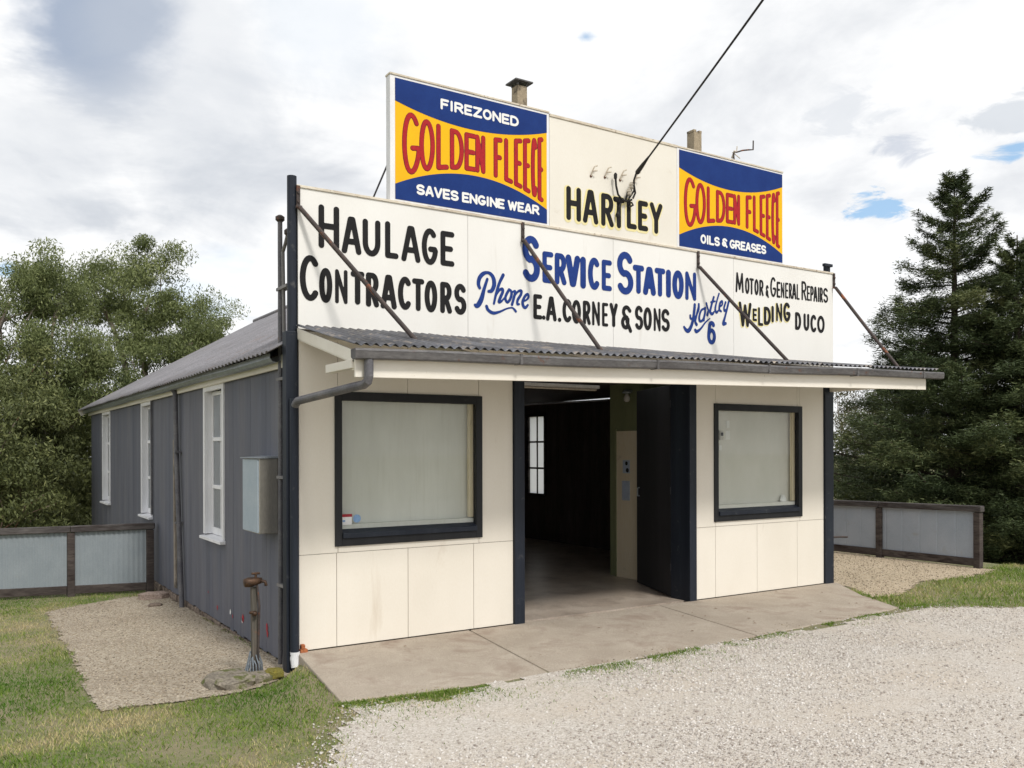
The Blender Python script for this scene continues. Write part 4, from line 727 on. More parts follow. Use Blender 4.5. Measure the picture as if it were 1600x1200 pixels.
for (x0, z0), (x1, z1) in zip(prof, prof[1:]):
    for ya, yb in zip(segs_y, segs_y[1:]):
        za = -.006*math.sin(ya*1.3); zb = -.006*math.sin(yb*1.3)
        gt.face([(x0, ya, z0+za), (x1, ya, z1+za), (x1, yb, z1+zb), (x0, yb, z0+zb)])
o = gt.build('gutter', 'galvanised', rf); s = o.modifiers.new('solid', 'SOLIDIFY'); s.thickness = .004
b = MB()
for _ in range(14):
    yy = random.choice([random.uniform(1.5, 9.5)]); b.tube([(-.12, yy, 2.95), (-.13+random.uniform(-.02, .02), yy+.03, 2.99+random.uniform(.01, .05))], .004, 5)
for _ in range(60):
    yy = random.uniform(3.0, 9.5); xx = random.uniform(-.16, -.08); b.box(xx, xx+.05, yy, yy+.03, 2.955, 2.98+random.random()*.03)
tag(b.build('gutter_debris', 'dry_leaf', rf), kind='stuff')
def chimney(x, y, z0, z1, w2, capped):
    b = MB(); b.hexa([(x-w2, y-w2, z0), (x+w2, y-w2, z0), (x+w2, y+w2, z0), (x-w2, y+w2, z0), (x-w2*.88, y-w2*.88, z1), (x+w2*.88, y-w2*.88, z1), (x+w2*.88, y+w2*.88, z1), (x-w2*.88, y+w2*.88, z1)])
    o = b.build('chimney', 'chimney_clay', rf, bevel=.008)
    if capped:
        c = MB(); c.box(x-w2*1.6, x+w2*1.6, y-w2*1.5, y+w2*1.5, z1+.04, z1+.062)
        for i in (-1, 1):
            for j in (-1, 1): c.box(x+i*w2*.8-.012, x+i*w2*.8+.012, y+j*w2*.8-.012, y+j*w2*.8+.012, z1, z1+.031)
        c.build('chimney_cap', 'gutter_metal', rf, bevel=.003)
    return o
chimney(3.92, 2.0, 5.3, 7.13, .092, True)
chimney(7.32, 2.0, 3.55, 7.12, .095, False)
for x in (7.26, 7.38): MB().box(x-.03, x+.03, 1.92, 2.08, 7.121, 7.16).build('chimney_pot', 'chimney_clay', rf, bevel=.003)
# ---------------- awning
aw = empty('awning', (4.1, -.7, 3.0)); aw.parent = B
ZL, ZR = 2.865, 3.04    # front edge heights: the awning has dropped at its left end
corr_sheet('roof_sheet', 'corrugated_old', aw, (-.03, -.03, 3.215), (8.46, -.03, 3.245), (-.03, -1.49, ZL+.022), (8.46, -1.49, ZR+.022), .090, .0135, 8, 8)
zf = lambda x: (ZR-ZL)*x/8.2
def sloped(x0, x1, y0, y1, zb, zt): return MB().hexa([(x0, y0, zb+zf(x0)), (x1, y0, zb+zf(x1)), (x1, y1, zb+zf(x1)), (x0, y1, zb+zf(x0)), (x0, y0, zt+zf(x0)), (x1, y0, zt+zf(x1)), (x1, y1, zt+zf(x1)), (x0, y1, zt+zf(x0))])
fo = sloped(0.0, 8.22, -1.455, -1.425, ZL-.255, ZL-.03).build('fascia', 'fascia_paint', aw, bevel=.004)
b = sloped(.0, 8.22, -1.424, -1.37, ZL-.19, ZL-.045); b.build('front_beam', 'fascia_paint', aw)
prof = [(-1.456, ZL-.02), (-1.458, ZL-.085), (-1.50, ZL-.105), (-1.548, ZL-.098), (-1.558, ZL-.04), (-1.546, ZL-.018)]
gt = MB()
xs_ = [-.04+i*(8.52/24) for i in range(25)]
for (y0, z0), (y1, z1) in zip(prof, prof[1:]):
    for xa, xb in zip(xs_, xs_[1:]):
        wa, wb_ = .005*math.sin(xa*2.1), .005*math.sin(xb*2.1); gt.face([(xa, y0, z0+zf(xa)+wa), (xa, y1, z1+zf(xa)+wa), (xb, y1, z1+zf(xb)+wb_), (xb, y0, z0+zf(xb)+wb_)])
for xe in (-.04, 8.48): gt.face([(xe, y_, z_+zf(xe)) for y_, z_ in prof])
o = gt.build('gutter', 'gutter_metal', aw); s = o.modifiers.new('solid', 'SOLIDIFY'); s.thickness = .005
for xa in (1.6, 3.3, 5.0, 6.6, 8.0): MB().box(xa, xa+.03, -1.565, -1.455, ZL-.11+zf(xa), ZL-.012+zf(xa)).build('gutter_joint', 'gutter_metal', aw)
for x in (.02, 1.37, 2.73, 4.1, 5.45, 6.8, 8.15): MB().beam((x, -.001, 3.125), (x, -1.37, ZL-.08+zf(x)), .045, .09).build('rafter', 'cream_board', aw)
b = MB(); b.box(0.0, 8.16, -.035, -.001, 3.10, 3.165); b.build('wall_plate', 'cream_board', aw)
b = MB(); b.box(.0, 8.2, -.75, -.70, 2.93, 3.0)
for side, xx in ((0, -.012), (1, 8.2)):
    MB().hexa([(xx, -1.42, ZL-.125+zf(xx)), (xx+.02, -1.42, ZL-.125+zf(xx)), (xx+.02, -.005, 3.09), (xx, -.005, 3.09), (xx, -1.42, ZL-.02+zf(xx)), (xx+.02, -1.42, ZL-.02+zf(xx)), (xx+.02, -.005, 3.195), (xx, -.005, 3.195)]).build('bargeboard', 'fascia_paint', aw, bevel=.003)
MB().box(-.02, .06, -1.42, -.80, 2.69, 2.765).build('outrigger', 'cream_board', aw, bevel=.004)
MB().box(8.05, 8.12, -1.42, -.04, 2.83, 2.90).build('outrigger', 'cream_board', aw, bevel=.004)
b = MB(); b.tube([(.10, -1.505, ZL-.09), (.10, -1.505, 2.62), (.095, -1.49, 2.575), (.08, -1.44, 2.55), (.05, -1.30, 2.54), (-.05, -.14, 2.47), (-.062, -.056, 2.42)], .040, 14); b.build('downpipe', 'pipe_metal', aw)
for xa, xb in ((-.0, .845), (2.65, 3.09), (5.417, 6.12), (8.193, 8.45)):
    r = MB(); yb = -.9; zb = 3.215-(3.215-ZL-zf(xb))*.61+.02; r.tube([(xa, -.04, 4.385), ((xa+xb)/2+.01, -.46, (4.385+zb)/2-.006), (xb, yb, zb)], .023, 10)
    o = r.build('stay_rod', 'rusty_rod', aw)
    s = MB(); s.lathe((xb, yb, zb-.03), [(.035, 0), (.03, .02), (.012, .03)], 8); s.build('foot_plate', 'rusty_rod', o)
    s = MB(); s.box(xa-.018, xa+.018, -.022, -.003, 4.40, 4.60); s.tube([(xa-.03, -.03, 4.385), (xa+.03, -.03, 4.385)], .018, 8)
    for z in (4.44, 4.53): s.lathe((xa, -.022, z), [(.014, 0), (.014, -.012)], 8, 'y')
    s.build('bracket', 'rusty_rod', o)
# ---------------- pipes and conduits on the side wall
def pipe(name, pts, r, mat, parent=B): return MB().tube(pts, r, 10).build(name, mat, parent)
def conduit(pts, r, cap, mat='conduit_grey'):
    o = pipe('conduit', pts, r, mat)
    if cap:
        p = pts[-1]; MB().lathe((p[0], p[1], p[2]-.015), [(r*1.1, 0), (r*2.0, .02), (r*2.0, .05), (r*.8, .07)], 10).build('conduit_cap', 'rusty_rod', o)
conduit([(-.05, .42, -.25), (-.05, .40, 1.6), (-.05, .40, 4.34)], .024, True, 'pipe_metal')
conduit([(-.06, .28, -.25), (-.06, .22, .15), (-.05, .25, .5), (-.05, .27, 3.0), (-.05, .31, 4.0), (-.05, .22, 4.08), (-.05, .16, 4.15)], .018, True)
conduit([(-.045, .15, -.22), (-.045, .15, 1.2), (-.045, .15, 4.05)], .016, False)
conduit([(-.04, .09, .35), (-.04, .09, 2.9)], .014, False, 'pipe_metal')
for z in (.6, 1.7, 2.7, 3.62): MB().box(-.078, -.0, .12, .45, z, z+.03).build('pipe_clamp', 'conduit_grey', B)
b = MB(); b.tube([(-.11, 5.30, 2.9), (-.07, 5.30, 2.84), (-.06, 5.28, 2.0), (-.06, 4.98, 0), (-.06, 4.92, -.33)], .036, 12); o = b.build('downpipe', 'pipe_metal', B)
for z in (.9, 1.95): MB().box(-.1, .0, 5.05+.13*z/2, 5.16+.13*z/2, z, z+.03).build('pipe_clamp', 'pipe_metal', o)
pipe('conduit', [(-.03, 7.38, 2.83), (-.03, 7.36, .9)], .018, 'pipe_metal')
b = MB(); b.hexa([(-.035, 5.50, -.1), (0, 5.50, -.1), (0, 5.60, -.1), (-.035, 5.60, -.1), (-.03, 5.62, 2.15), (0, 5.62, 2.15), (0, 5.68, 2.15), (-.03, 5.68, 2.15)]); b.build('timber_strip', 'grey_timber', B, bevel=.006)
b = MB(); b.hexa([(-.06, -.0, 4.62), (-.04, -.0, 4.62), (-.04, .02, 4.62), (-.06, .02, 4.62), (-.06, -.0, 4.64), (-.04, -.0, 4.64), (-.04, .02, 4.64), (-.06, .02, 4.64)])
pipe('sign_stay', [(.92, .75, 4.35), (1.03, .11, 5.05)], .010, 'pipe_metal')
for _y, _z, mt, s_ in ((3.12, -.03, 'red_paint', .03), (2.5, .0, 'paper_white', .03), (2.4, -.03, 'red_paint', .02), (1.95, .02, 'red_paint', .045), (1.98, -.01, 'paper_white', .025), (1.02, .06, 'red_paint', .04), (1.0, .0, 'red_paint', .03), (3.6, .1, 'red_paint', .015)):
    q = MB(); n = 9; q.face([(-.0065, _y+s_*random.uniform(.5, 1.1)*math.cos(-6.283*i/n), _z+s_*1.3*random.uniform(.6, 1.2)*math.sin(-6.283*i/n)) for i in range(n)]); q.build('paint_mark', mt, B)
MB().tube([(8.16, .02, .67), (8.30, -.02, .672), (8.44, -.05, .665)], .016, 8).build('wall_hook', 'rusty_rod', B)
b = MB(); b.box(-.0, .075, -.055, .0, -.03, .03); b.box(.01, .05, -.05, .0, .031, .075); b.build('corner_brick', 'brick', B, bevel=.008)
# ------------------------------------------------------------------ loose things round the building
mb_ = empty('meter_box', (-.1, .9, 1.1), 'galvanised metal meter box fixed to the dark grey side wall', 'meter box')
MB().box(-.2, -.002, .635, 1.2, 1.12, 1.905).build('body', 'box_metal', mb_, bevel=.006)
MB().box(-.215, -.201, .64, 1.195, 1.13, 1.895).build('door', 'box_blue_grey', mb_, bevel=.004)  # door face coloured bluer than the warm metal body
MB().hexa([(-.235, .615, 1.906), (0, .615, 1.906), (0, 1.22, 1.906), (-.235, 1.22, 1.906), (-.235, .615, 1.915), (0, .615, 1.93), (0, 1.22, 1.93), (-.235, 1.22, 1.915)]).build('lid', 'galvanised', mb_)
tp = empty('tap_stand', (-.43, .02, -.15), 'old garden tap on a thin weathered post by the corner of the building', 'tap')
MB().hexa([(-.455, -.005, -.2), (-.395, -.005, -.2), (-.395, .048, -.2), (-.455, .048, -.2), (-.468, -.01, .68), (-.41, -.01, .68), (-.41, .043, .68), (-.468, .043, .68)]).build('post', 'tap_post', tp, bevel=.008)
b = MB(); b.tube([(-.415, -.03, -.1), (-.40, -.035, .5), (-.42, -.03, .70)], .011, 8); b.build('pipe', 'rusty_rod', tp)
b = MB(); b.tube([(-.54, -.02, .725), (-.50, -.02, .73), (-.44, -.02, .735), (-.37, -.02, .74)], [.040, .048, .042, .026], 12); b.tube([(-.40, -.02, .74), (-.35, -.06, .73), (-.345, -.07, .69)], .016, 10); th = b.build('tap_head', 'brass', tp, smooth=True)
b = MB(); b.tube([(-.43, -.02, .76), (-.43, -.02, .81)], .012, 8); b.tube([(-.47, -.02, .81), (-.39, -.02, .81)], .011, 8); b.build('handle', 'brass', th)
b = MB(); b.lathe((-.45, -.045, .43), [(.014, -.022), (.028, -.012), (.028, .015), (.014, .025)], 12); b.tube([(-.50, -.05, .445), (-.44, -.05, .445)], .014, 8); b.build('valve', 'brass', tp, smooth=True)
b = MB()
for i in range(16):
    a = i/16*6.283; rr = random.uniform(.07, .10); b.tube([(-.43+.04*math.cos(a), .02+.04*math.sin(a), .02+random.uniform(-.05, .05)), (-.43+.07*math.cos(a+.3), .02+.07*math.sin(a+.3), -.06), (-.44+rr*math.cos(a+.5), .02+rr*math.sin(a+.5), -.2)], .007, 6)
b.build('base', 'blue_grey_wire', tp)
def rock(name, mat, c, sx, sy, sz, label, cat, seed, group=None, n1=14, n2=9, flat=.5):
    r_ = np.random.default_rng(seed); b = MB(); vs = []; amp = r_.uniform(-.16, .16, (n2+1, n1))
    for i in range(n2+1):
        ph = math.pi*i/n2
        for k in range(n1):
            th_ = 2*math.pi*k/n1; rr = 1+amp[i, k]; x_, y_, z_ = math.sin(ph)*math.cos(th_)*rr, math.sin(ph)*math.sin(th_)*rr, math.cos(ph)
            z_ = np.sign(z_)*abs(z_)**flat; vs.append((c[0]+sx*np.sign(x_)*abs(x_)**.75, c[1]+sy*np.sign(y_)*abs(y_)**.75, c[2]+sz*z_*(1+amp[i, k]*.5)))
    b.raw(vs, [(i*n1+k, (i+1)*n1+k, (i+1)*n1+(k+1) % n1, i*n1+(k+1) % n1) for i in range(n2) for k in range(n1)])
    return b.build(name, mat, None, label=label, cat=cat, group=group, loc=(c[0], c[1], c[2]-sz))
rock('stone_block', 'stone', (-.70, -.10, -.155), .22, .28, .06, 'long rough mossy stone lying at the foot of the tap stand', 'stone', 5)
rock('stone_block', 'stone', (-.46, -.12, -.16), .15, .15, .045, 'smaller dark stone between the long mossy stone and the corner downpipe', 'stone', 8)
rock('moss_tuft', 'moss', (-.29, -.14, -.14), .09, .09, .045, 'yellow moss clump beside the white foot of the downpipe', 'plant', 11)
rock('stone_step', 'step_stone', (-.22, 6.15, -.30), .24, .16, .075, 'flat brown stone step lying against the side wall near the fence', 'stone', 15)
rock('broken_brick', 'plinth_stone', (-.36, 5.3, -.30), .10, .07, .04, 'small broken brown brick on the tan gravel by the side downpipe', 'brick', 18)
MB().hexa([(-.1, -.42, -.1), (-.06, -.43, -.1), (-.03, -.58, -.095), (-.06, -.585, -.095), (-.1, -.42, -.085), (-.06, -.43, -.085), (-.03, -.58, -.08), (-.06, -.585, -.08)]).build('pipe_shard', 'pvc_white', None, label='small white plastic shard on the soil below the downpipe', cat='debris', loc=(-.06, -.5, -.1))
b = MB()
for i in range(26):
    x_, y_ = random.uniform(.6, 7.3), random.uniform(-1.6, -.1); a = random.random()*6.28; s_ = random.uniform(.010, .028); z_ = .012+.022*y_
    b.face([(x_-s_*math.cos(a), y_-s_*math.sin(a), z_), (x_+.4*s_*math.sin(a), y_-.4*s_*math.cos(a), z_+.006), (x_+s_*math.cos(a), y_+s_*math.sin(a), z_+.002), (x_-.4*s_*math.sin(a), y_+.4*s_*math.cos(a), z_+.007)])
b.build('dry_leaves', 'dry_leaf', None, kind='stuff', label='dry leaves scattered on the concrete')
# ------------------------------------------------------------------ lamps, wires, aerial
fl = empty('fluorescent_light', (4.3, 1.5, 2.9), 'unlit white fluorescent batten light under the dark ceiling', 'light')
MB().box(3.6, 4.93, 1.46, 1.56, 2.855, 2.90).build('housing', 'lamp_white', fl, bevel=.005)
b = MB(); b.tube([(3.63, 1.51, 2.838), (4.90, 1.51, 2.838)], .014, 10); b.build('tube', 'porcelain', fl)
b = MB(); b.tube([(4.0, 1.51, 2.92), (4.0, 1.51, 3.0)], .008, 6); b.tube([(4.6, 1.51, 2.92), (4.6, 1.51, 3.0)], .008, 6); b.build('hanger', 'pipe_metal', fl)
bl = empty('bulkhead_lamp', (5.80, 1.9, 2.85), 'small white lamp on the green wall above the cream door', 'light')
MB().lathe((5.80, 1.9, 2.78), [(.02, -.07), (.045, -.05), (.052, -.01), (.035, .03), (.02, .06)], 14).build('globe', 'lamp_white', bl, smooth=True)
b = MB(); b.lathe((5.80, 1.9, 2.84), [(.07, 0), (.075, .02), (.03, .06)], 14); b.box(5.80, 5.9, 1.88, 1.92, 2.86, 2.89); b.build('fitting', 'galvanised', bl)
rl = MB().tube([(4.3, 2.5, 2.66), (5.9, 2.5, 2.77)], .014, 8).build('rail', 'pipe_metal', None, label='thin metal rail hanging inside the dark garage behind the door', cat='rail', loc=(5, 2.5, 2.7))
cb_ = empty('service_cable', (4.28, -.12, 5.45), 'black overhead power cable running from the cream name board up to the right', 'cable')
P0 = np.array([4.28, -.12, 5.42]); P1 = at(1192, 0, ((np.array([3.277, -3., 6.035])-CAM)@fw)); dv = (P1-P0); pts = []
for i in range(25):
    t = i/24*5.2; q = P0+dv*t; q[2] += .02*t*(t-1)*1.2; pts.append(tuple(q))
b = MB(); b.tube(pts, .011, 8); b.build('cable', 'cable_black', cb_)
b = MB(); b.tube([pts[0], tuple(P0+dv*.05), tuple(P0+dv*.12)], [.03, .026, .012], 8); b.tube([(4.27, -.11, 5.41), (4.24, -.10, 5.32), (4.26, -.08, 5.2), (4.20, -.05, 5.1)], .012, 8); b.build('cable_grip', 'cable_black', cb_)
b = MB()
for pp in ([(3.98, -.06, 5.33), (3.99, -.06, 5.22), (4.02, -.06, 5.12), (4.09, -.05, 5.07), (4.17, -.05, 5.06), (4.24, -.06, 5.09)], [(4.16, -.03, 5.06), (4.17, -.06, 5.16), (4.22, -.08, 5.2)], [(4.24, -.08, 5.1), (4.27, -.09, 5.17), (4.24, -.1, 5.26)], [(4.12, -.01, 5.07), (4.05, -.05, 4.97), (4.03, -.04, 4.88)], [(4.24, -.05, 5.06), (4.27, -.05, 5.03), (4.22, -.03, 5.0)]): b.tube(pp, .013, 8)
b.lathe((3.98, -.06, 5.31), [(.02, 0), (.022, .05), (.01, .07)], 8); b.lathe((4.03, -.04, 4.86), [(.02, -.01), (.026, .02), (.015, .05)], 8)
b.build('connection_wires', 'cable_black', cb_)
b = MB()
for x_, z_ in ((4.23, 5.22), (4.19, 5.13)): b.lathe((x_, -.07, z_), [(.02, 0), (.032, .015), (.024, .035), (.032, .05), (.018, .08)], 12)
b.build('insulator', 'porcelain', cb_)
for x_, z_ in ((3.665, 5.36), (3.88, 5.38), (4.12, 5.385), (4.345, 5.39)):
    e = empty('wire_bracket', (x_, 0, z_), None, 'bracket', 'old wire brackets on the name board')
    e['label'] = {3.665: 'leftmost small rusty wire bracket on the cream name board', 3.88: 'small rusty wire bracket second from the left on the cream name board', 4.12: 'small rusty wire bracket just left of the cable end', 4.345: 'rightmost small rusty wire bracket, behind the cable end'}[x_]
    b = MB(); b.tube([(x_-.02, -.012, z_-.06), (x_-.015, -.03, z_+.0), (x_, -.05, z_+.045), (x_+.035, -.06, z_+.06)], .009, 6); b.tube([(x_-.015, -.03, z_-.005), (x_+.02, -.055, z_-.005), (x_+.035, -.06, z_+.0)], .008, 6); b.build('arm', 'trim_paint', e)
    MB().lathe((x_-.02, -.002, z_-.06), [(.018, 0), (.014, -.01)], 8, 'y').build('fixing', 'rusty_rod', e)
an = empty('aerial', (8.2, 2.0, 5.0), 'bent thin television aerial showing above the right end of the signs', 'aerial')
b = MB(); b.tube([(8.06, 1.5, 3.0), (8.12, 1.9, 6.93), (8.30, 2.0, 7.0), (8.44, 2.0, 7.055), (8.58, 2.0, 7.09), (8.70, 2.0, 7.115), (8.705, 2.0, 7.27)], .013, 6); b.build('mast', 'rusty_rod', an)
b = MB(); b.tube([(8.20, 2.0, 6.98), (8.36, 1.98, 6.90)], .009, 6); b.tube([(8.30, 2.0, 7.0), (8.31, 2.0, 7.1)], .009, 6); b.tube([(8.17, 1.92, 6.98), (8.19, 2.0, 6.88)], .02, 6); b.build('element', 'trim_paint', an)
# ------------------------------------------------------------------ fences
def fence(label, posts, top, zb, mat, corr, capw=.12, rail='rail_timber'):
    e = empty('fence', (posts[0][0], posts[0][1], zb[0]), label, 'fence', None)
    n = len(posts)
    for i, (x_, y_) in enumerate(posts):
        s_ = .055; MB().box(x_-s_, x_+s_, y_-s_, y_+s_, zb[i]-.5, top[i]-.11).build('post', 'old_timber', e, bevel=.008)
    for i in range(n-1):
        a, c_ = posts[i], posts[i+1]; d = Vector((c_[0]-a[0], c_[1]-a[1], 0)).normalized(); 
        ext = .06 if i in (0, n-2) else 0
        A = Vector((a[0], a[1], top[i]-.05))-d*(.075 if i == 0 else 0); C_ = Vector((c_[0], c_[1], top[i+1]-.05))+d*(.075 if i == n-2 else 0)
        m1 = MB().beam(A, C_-d*(.004 if i < n-2 else 0), .13, .10); m1.build('top_rail', rail, e, bevel=.012)
        A = Vector((a[0], a[1], zb[i]+.10))+d*.056; C_ = Vector((c_[0], c_[1], zb[i+1]+.10))-d*.056
        MB().beam(A, C_, .06, .13).build('bottom_rail', 'old_timber', e, bevel=.008)
        L0 = (Vector((c_[0], c_[1], 0))-Vector((a[0], a[1], 0))).length-.114; k = int(L0/(.0095 if corr else .02)); nn = Vector((d.y, -d.x, 0)); vs = []
        for j in range(k+1):
            t = j/k; w3 = (.0055*math.sin(t*L0/.076*6.283) if corr else (.006 if (t*L0/.32) % 1 < .05 else 0)); p = Vector((a[0], a[1], 0))+d*(.057+t*L0)+nn*w3
            vs += [(p.x, p.y, zb[i]*(1-t)+zb[i+1]*t+.14), (p.x, p.y, top[i]*(1-t)+top[i+1]*t-.10)]
        q = MB(); q.raw(vs, [(2*j, 2*j+2, 2*j+3, 2*j+1) for j in range(k)]); o = q.build('panel', mat, e, smooth=corr)
        s = o.modifiers.new('solid', 'SOLIDIFY'); s.thickness = .003; s.use_rim = False
    return e
lp = [(-.125, 7.0), (-1.27, 7.27), (-2.42, 7.54), (-3.57, 7.81), (-4.72, 8.08)]
fence('low fence of pale corrugated steel in dark timber frame left of the building', lp, [.79, .775, .765, .755, .745], [-.35]*5, 'fence_sheet', True)
rp = [(11.42, -.36), (11.36, 1.42), (11.3, 3.2), (11.24, 5.0), (11.2, 6.8), (11.15, 8.6)]
fence('low fence of flat blue-grey sheets in dark timber frame right of the building', rp, [1.04, 1.02, 1.0, 1.0, 1.0, 1.0], [0]*6, 'fence_sheet_flat', False)
# ------------------------------------------------------------------ trees
def leaves_for(clumps, per, ll, lw, droop, r_, tonebias=None):
    """clumps (n,4): centre and radius; narrow leaves scattered through each"""
    n = len(clumps); c = np.repeat(clumps, per, 0); m_ = len(c); d = r_.normal(size=(m_, 3)); d /= np.linalg.norm(d, axis=1)[:, None]
    rad = r_.random(m_)**.45; P = c[:, :3]+d*(rad*c[:, 3])[:, None]*np.array([1, 1, .75])
    ax = r_.normal(size=(m_, 3)); ax[:, 2] -= droop; ax /= np.linalg.norm(ax, axis=1)[:, None]
    sd_ = np.cross(ax, r_.normal(size=(m_, 3))); sd_ /= np.linalg.norm(sd_, axis=1)[:, None]
    l = ll*r_.uniform(.6, 1.35, m_)[:, None]; w_ = lw*r_.uniform(.6, 1.3, m_)[:, None]
    V_ = np.stack([P-ax*l*.5, P+sd_*w_*.5, P+ax*l*.5, P-sd_*w_*.5], 1)
    ct = np.repeat(r_.normal(0, .10, n), per); tn = .42+ct+r_.normal(0, .17, m_); return V_, np.clip(tn, 0, 1)
def branch_mesh(b, p, q, r0, r1, r_, wob=.08, n=6):
    p = np.array(p, float); q = np.array(q, float); L_ = np.linalg.norm(q-p); pts = []; off = r_.normal(0, wob*L_, 3); off2 = r_.normal(0, wob*L_*.5, 3)
    for i in range(n+1):
        t = i/n; pts.append(tuple(p*(1-t)+q*t+off*math.sin(math.pi*t)+off2*math.sin(2*math.pi*t)))
    b.tube(pts, [r0+(r1-r0)*i/n for i in range(n+1)], 7); return pts
def gum(name, base, lobes, nclump, per, label, seed, cat='tree', group=None, mat='gum_leaves', bark='pale_bark', tr=.26, ll=.125, lw=.033, cr=(.35, .75), limbs=9, fork=.4):
    r_ = np.random.default_rng(seed); base = np.array(base, float); e = empty(name, tuple(base), label, cat, group); tb = MB(); lb = MB(); cl = []
    cents = np.array([l[:3] for l in lobes], float); mid = cents.mean(0); fk = base+(mid-base)*fork; fk[:2] += r_.normal(0, .2, 2)
    branch_mesh(tb, base, fk, tr, tr*.65, r_, .05, 8)
    wts = np.array([l[3]*l[4]*l[5] for l in lobes])**.75; wts /= wts.sum()
    for (x_, y_, z_, rx, ry, rz), w_ in zip(lobes, wts):
        sub = branch_mesh(tb, fk, (x_, y_, z_-rz*.25), tr*.5, tr*.16, r_, .08, 8); k = max(3, int(nclump*w_)); li = max(3, int(limbs*w_*2.2))
        for j in range(k):
            d = r_.normal(size=3); d /= np.linalg.norm(d); q = np.array([x_, y_, z_])+d*np.array([rx, ry, rz])*r_.uniform(.35, 1)**.6; cl.append((*q, r_.uniform(*cr)))
            if j < li: branch_mesh(lb, sub[r_.integers(3, 8)], q, tr*.14, .012, r_, .07, 5)
    V_, tn = leaves_for(np.array(cl), per, ll, lw, .9, r_)
    tb.build('trunk', bark, e, smooth=True); lb.build('limbs', bark, e, smooth=True); npmesh('crown', V_, 4, mat, tn, e); return e
def lobe(px, py, dep, rx, ry, rz): p = at(px, py, dep); return (*p, rx, ry, rz)
def gp(px, dep): p = at(px, 700, dep); return (p[0], p[1], float(ground_z(p[0], p[1]))-.2)
GG = 'gum trees behind the left fence'
gum('gum_tree', gp(255, 27), [lobe(232, 455, 28, 1.25, 1.4, 1.75), lobe(150, 455, 28, 1.25, 1.3, 1.25), lobe(190, 440, 29, 1.0, 1.2, 1.0), lobe(300, 520, 28, 1.15, 1.3, 1.2), lobe(235, 590, 27, 1.9, 1.6, 1.6), lobe(150, 640, 26, 1.5, 1.6, 1.5)], 165, 430, 'tall gum tree with the highest crown left of the roof', 21, group=GG)
gum('gum_tree', gp(40, 24), [lobe(15, 455, 24, 1.3, 1.4, 1.2), lobe(92, 448, 25, 1.0, 1.2, 1.05), lobe(-80, 500, 24, 1.6, 1.5, 1.7), lobe(30, 600, 23, 1.8, 1.6, 1.6), lobe(110, 590, 24, 1.3, 1.4, 1.5)], 165, 430, 'broad gum tree at the left edge behind the low fence', 22, group=GG)
gum('gum_tree', gp(350, 34), [lobe(340, 505, 34, .95, 1.1, .9), lobe(300, 560, 34, 1.5, 1.3, 1.2), lobe(395, 560, 34, 1.2, 1.3, 1.2)], 66, 400, 'smaller gum tree just showing above the grey roof slope', 23, group=GG)
gum('gum_tree', gp(-260, 25), [lobe(-230, 500, 25, 2, 2, 2), lobe(-320, 560, 25, 2, 2, 2.2)], 60, 200, 'gum tree beyond the left edge of the lawn', 27, group=GG)
for i, (px, py, dep, a, c_, lab) in enumerate(((40, 740, 23, 1.5, 1.5, 'dark shrub directly behind the left fence under the gum trees'), (108, 740, 26, 1.4, 1.6, 'dark shrub beyond the far corner of the grey wall'), (-30, 690, 20, 1.6, 1.9, 'dark shrub at the left edge behind the corrugated fence'), (10, 640, 22, 1.8, 1.7, 'tall shrub in the shade of the broad gum tree'), (110, 650, 27, 1.6, 1.8, 'tall shrub with reddish stems behind the grey wall corner'))):
    gum('shrub', gp(px, dep), [lobe(px, py, dep, a, 1.2, c_), lobe(px+10, py+90, dep, a*1.1, 1.3, c_*.9)], 80, 260, lab, 40+i, 'shrub', 'shrubs behind the left fence', 'shrub_leaves', 'bark', .12, .12, .04, (.3, .6), 8, .3)
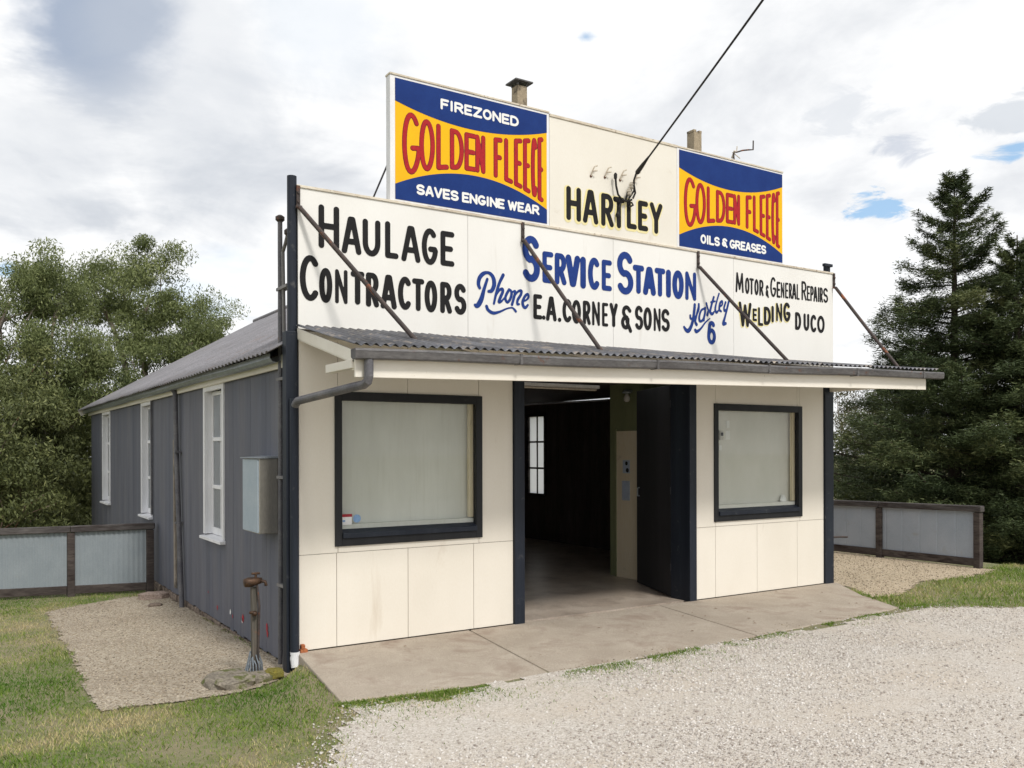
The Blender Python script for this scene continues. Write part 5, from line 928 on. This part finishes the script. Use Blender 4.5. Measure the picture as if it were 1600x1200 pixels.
def conifer(base, top, rmax, seed, label, dens=1., lean=0):
    r_ = np.random.default_rng(seed); base = np.array(base, float); H = top-base[2]; e = empty('conifer', tuple(base), label, 'tree', 'conifers behind the right fence')
    tb = MB(); tb.tube([tuple(base+np.array([lean*math.sin(t*3)*.1, 0, H*t])) for t in np.linspace(0, 1, 12)], [max(.012, .19*(1-t)**.9) for t in np.linspace(0, 1, 12)], 8); lb = MB(); Vs = []; Ts = []
    z = .06
    while z < .985:
        prof = (1-z)**.92*(1-.25*max(0, .12-z)/.12); nb = 7 if z < .8 else 5; a0 = r_.random()*6.28
        for k in range(nb):
            a = a0+k*6.283/nb+r_.normal(0, .22); L_ = rmax*prof*r_.uniform(.55, 1.3)+.10; rise = r_.uniform(-.02, .36)+(.7*max(0, z-.75)/.25); h0 = base[2]+H*(z+r_.normal(0, .009))
            o = np.array([base[0], base[1], h0]); dr_ = np.array([math.cos(a), math.sin(a), 0.]); n = 9; pts = [o+dr_*L_*t+np.array([0, 0, L_*(rise*t-.32*rise*0-.22*t*t*(1 if z < .75 else 0)+.16*t**4)]) for t in np.linspace(0, 1, n+1)]
            lb.tube([tuple(p) for p in pts], [max(.006, .028*L_/2*(1-.8*i/n)) for i in range(n+1)], 5)
            pts = np.array(pts); m_ = int((L_*46*dens+6)*(1-.3*float(sstep(.65, .95, z))))+3; t = r_.uniform(.10, 1.0, m_)**.8; tp_ = 1-.6*float(sstep(.7, .95, z)); c = np.stack([np.interp(t, np.linspace(0, 1, n+1), pts[:, i]) for i in range(3)], -1)
            side = np.array([-dr_[1], dr_[0], 0]); sw = r_.uniform(-1, 1, m_)*L_*.26*(1.05-t*.75); c = c+side*sw[:, None]+dr_*(np.abs(sw)*.5)[:, None]; c[:, 2] += r_.normal(.0, .055*tp_, m_)-np.abs(sw)*.15
            tone = r_.normal(.40, .17)
            kk = 16; cc = np.repeat(c, kk, 0); M_ = len(cc); fan = r_.normal(size=(M_, 3))*np.array([1, 1, .45])+dr_*.9+side*np.repeat(np.sign(sw)*.9, kk)[:, None]; fan[:, 2] += .12; fan /= np.linalg.norm(fan, axis=1)[:, None]
            st_ = cc+r_.normal(0, .065*tp_, (M_, 3))*np.array([1, 1, .8]); l = r_.uniform(.05, .115, M_)[:, None]; sd_ = np.cross(fan, r_.normal(size=(M_, 3))*np.array([.4, .4, 1])); sd_ /= np.linalg.norm(sd_, axis=1)[:, None]; w_ = .011
            Vs.append(np.stack([st_-sd_*w_, st_+fan*l-sd_*w_*.2, st_+fan*l+sd_*w_*.2, st_+sd_*w_], 1)); Ts.append(tone+r_.normal(0, .15, M_)+.12*np.repeat(t, kk))
        z += (.030 if z < .8 else .022)*r_.uniform(.8, 1.25)*9/H
    tb.build('trunk', 'conifer_bark', e, smooth=True); lb.build('limbs', 'conifer_bark', e); npmesh('crown', np.concatenate(Vs), 4, 'needles', np.clip(np.concatenate(Ts), 0, 1), e); return e
def cb(px, dep): p = at(px, 700, dep); return (p[0], p[1], float(ground_z(p[0], p[1]))-.3)
b1 = cb(1492, 20); b2 = cb(1590, 19)
conifer(b1, 8.2, 3.8, 61, 'tallest dark conifer standing behind the right end of the awning', .95)
conifer(b2, 6.6, 3.0, 62, 'dark conifer cut by the right edge of the picture', .9)
conifer(cb(1400, 24), 4.6, 3.0, 63, 'lower conifer behind the tallest one, beside the building', .9)
conifer(cb(1700, 22), 7.6, 3.4, 64, 'conifer beyond the right edge behind the grass verge', .8)
gum('gum_tree', gp(1330, 30), [lobe(1325, 690, 30, 1.7, 1.5, 2.0), lobe(1370, 640, 31, 1.4, 1.4, 1.5)], 60, 150, 'pale thin tree seen between the right corner post and the conifers', 71, group='thin trees beyond the right fence', mat='dull_leaves', tr=.14, cr=(.3, .6))
gum('gum_tree', gp(1570, 33), [lobe(1560, 690, 33, 2.4, 1.8, 2.4), lobe(1480, 760, 33, 2.4, 1.8, 1.6)], 60, 150, 'pale thin tree showing through gaps between the two tall conifers', 72, group='thin trees beyond the right fence', mat='dull_leaves', tr=.14, cr=(.35, .7))
# undergrowth masses that close the view low down
def scrub(name, spots, label, seed, mat='shrub_leaves'):
    r_ = np.random.default_rng(seed); V_, tn = leaves_for(np.array(spots), 130, .17, .07, .2, r_); return npmesh(name, V_, 4, mat, tn, kind='stuff', label=label)
sp_ = []
for i in range(150):
    px = rng.uniform(1290, 1800); dep = rng.uniform(20, 30); p = at(px, 700, dep); g0 = float(ground_z(p[0], p[1]))
    if p[0] > 12.6: sp_.append((p[0], p[1], g0+rng.uniform(0, 1.9), rng.uniform(.5, 1.0)))
scrub('undergrowth', sp_, 'dark undergrowth on the slope below the conifers', 81)
sp_ = []
for i in range(190):
    px = rng.uniform(-250, 170); dep = rng.uniform(22.5, 32); p = at(px, 700, dep); g0 = float(ground_z(p[0], p[1]))
    if p[1] > 10: sp_.append((p[0], p[1], g0+rng.uniform(0, 2.6), rng.uniform(.5, 1.0)))
scrub('bushland', sp_, 'dense bush on the slope below the left fence', 82)
sp_ = []
for i in range(420):
    a = R(rng.uniform(-35, 100)); d_ = rng.uniform(60, 110); x_, y_ = CAM[0]+math.sin(a)*d_, CAM[1]+math.cos(a)*d_; sp_.append((x_, y_, float(ground_z(x_, y_))+rng.uniform(0, 8), rng.uniform(1.6, 3)))
r_ = np.random.default_rng(83); V_, tn = leaves_for(np.array(sp_), 150, .55, .3, .1, r_); npmesh('far_woodland', V_, 4, 'shrub_leaves', tn, kind='stuff', label='far wooded hillside behind the building')
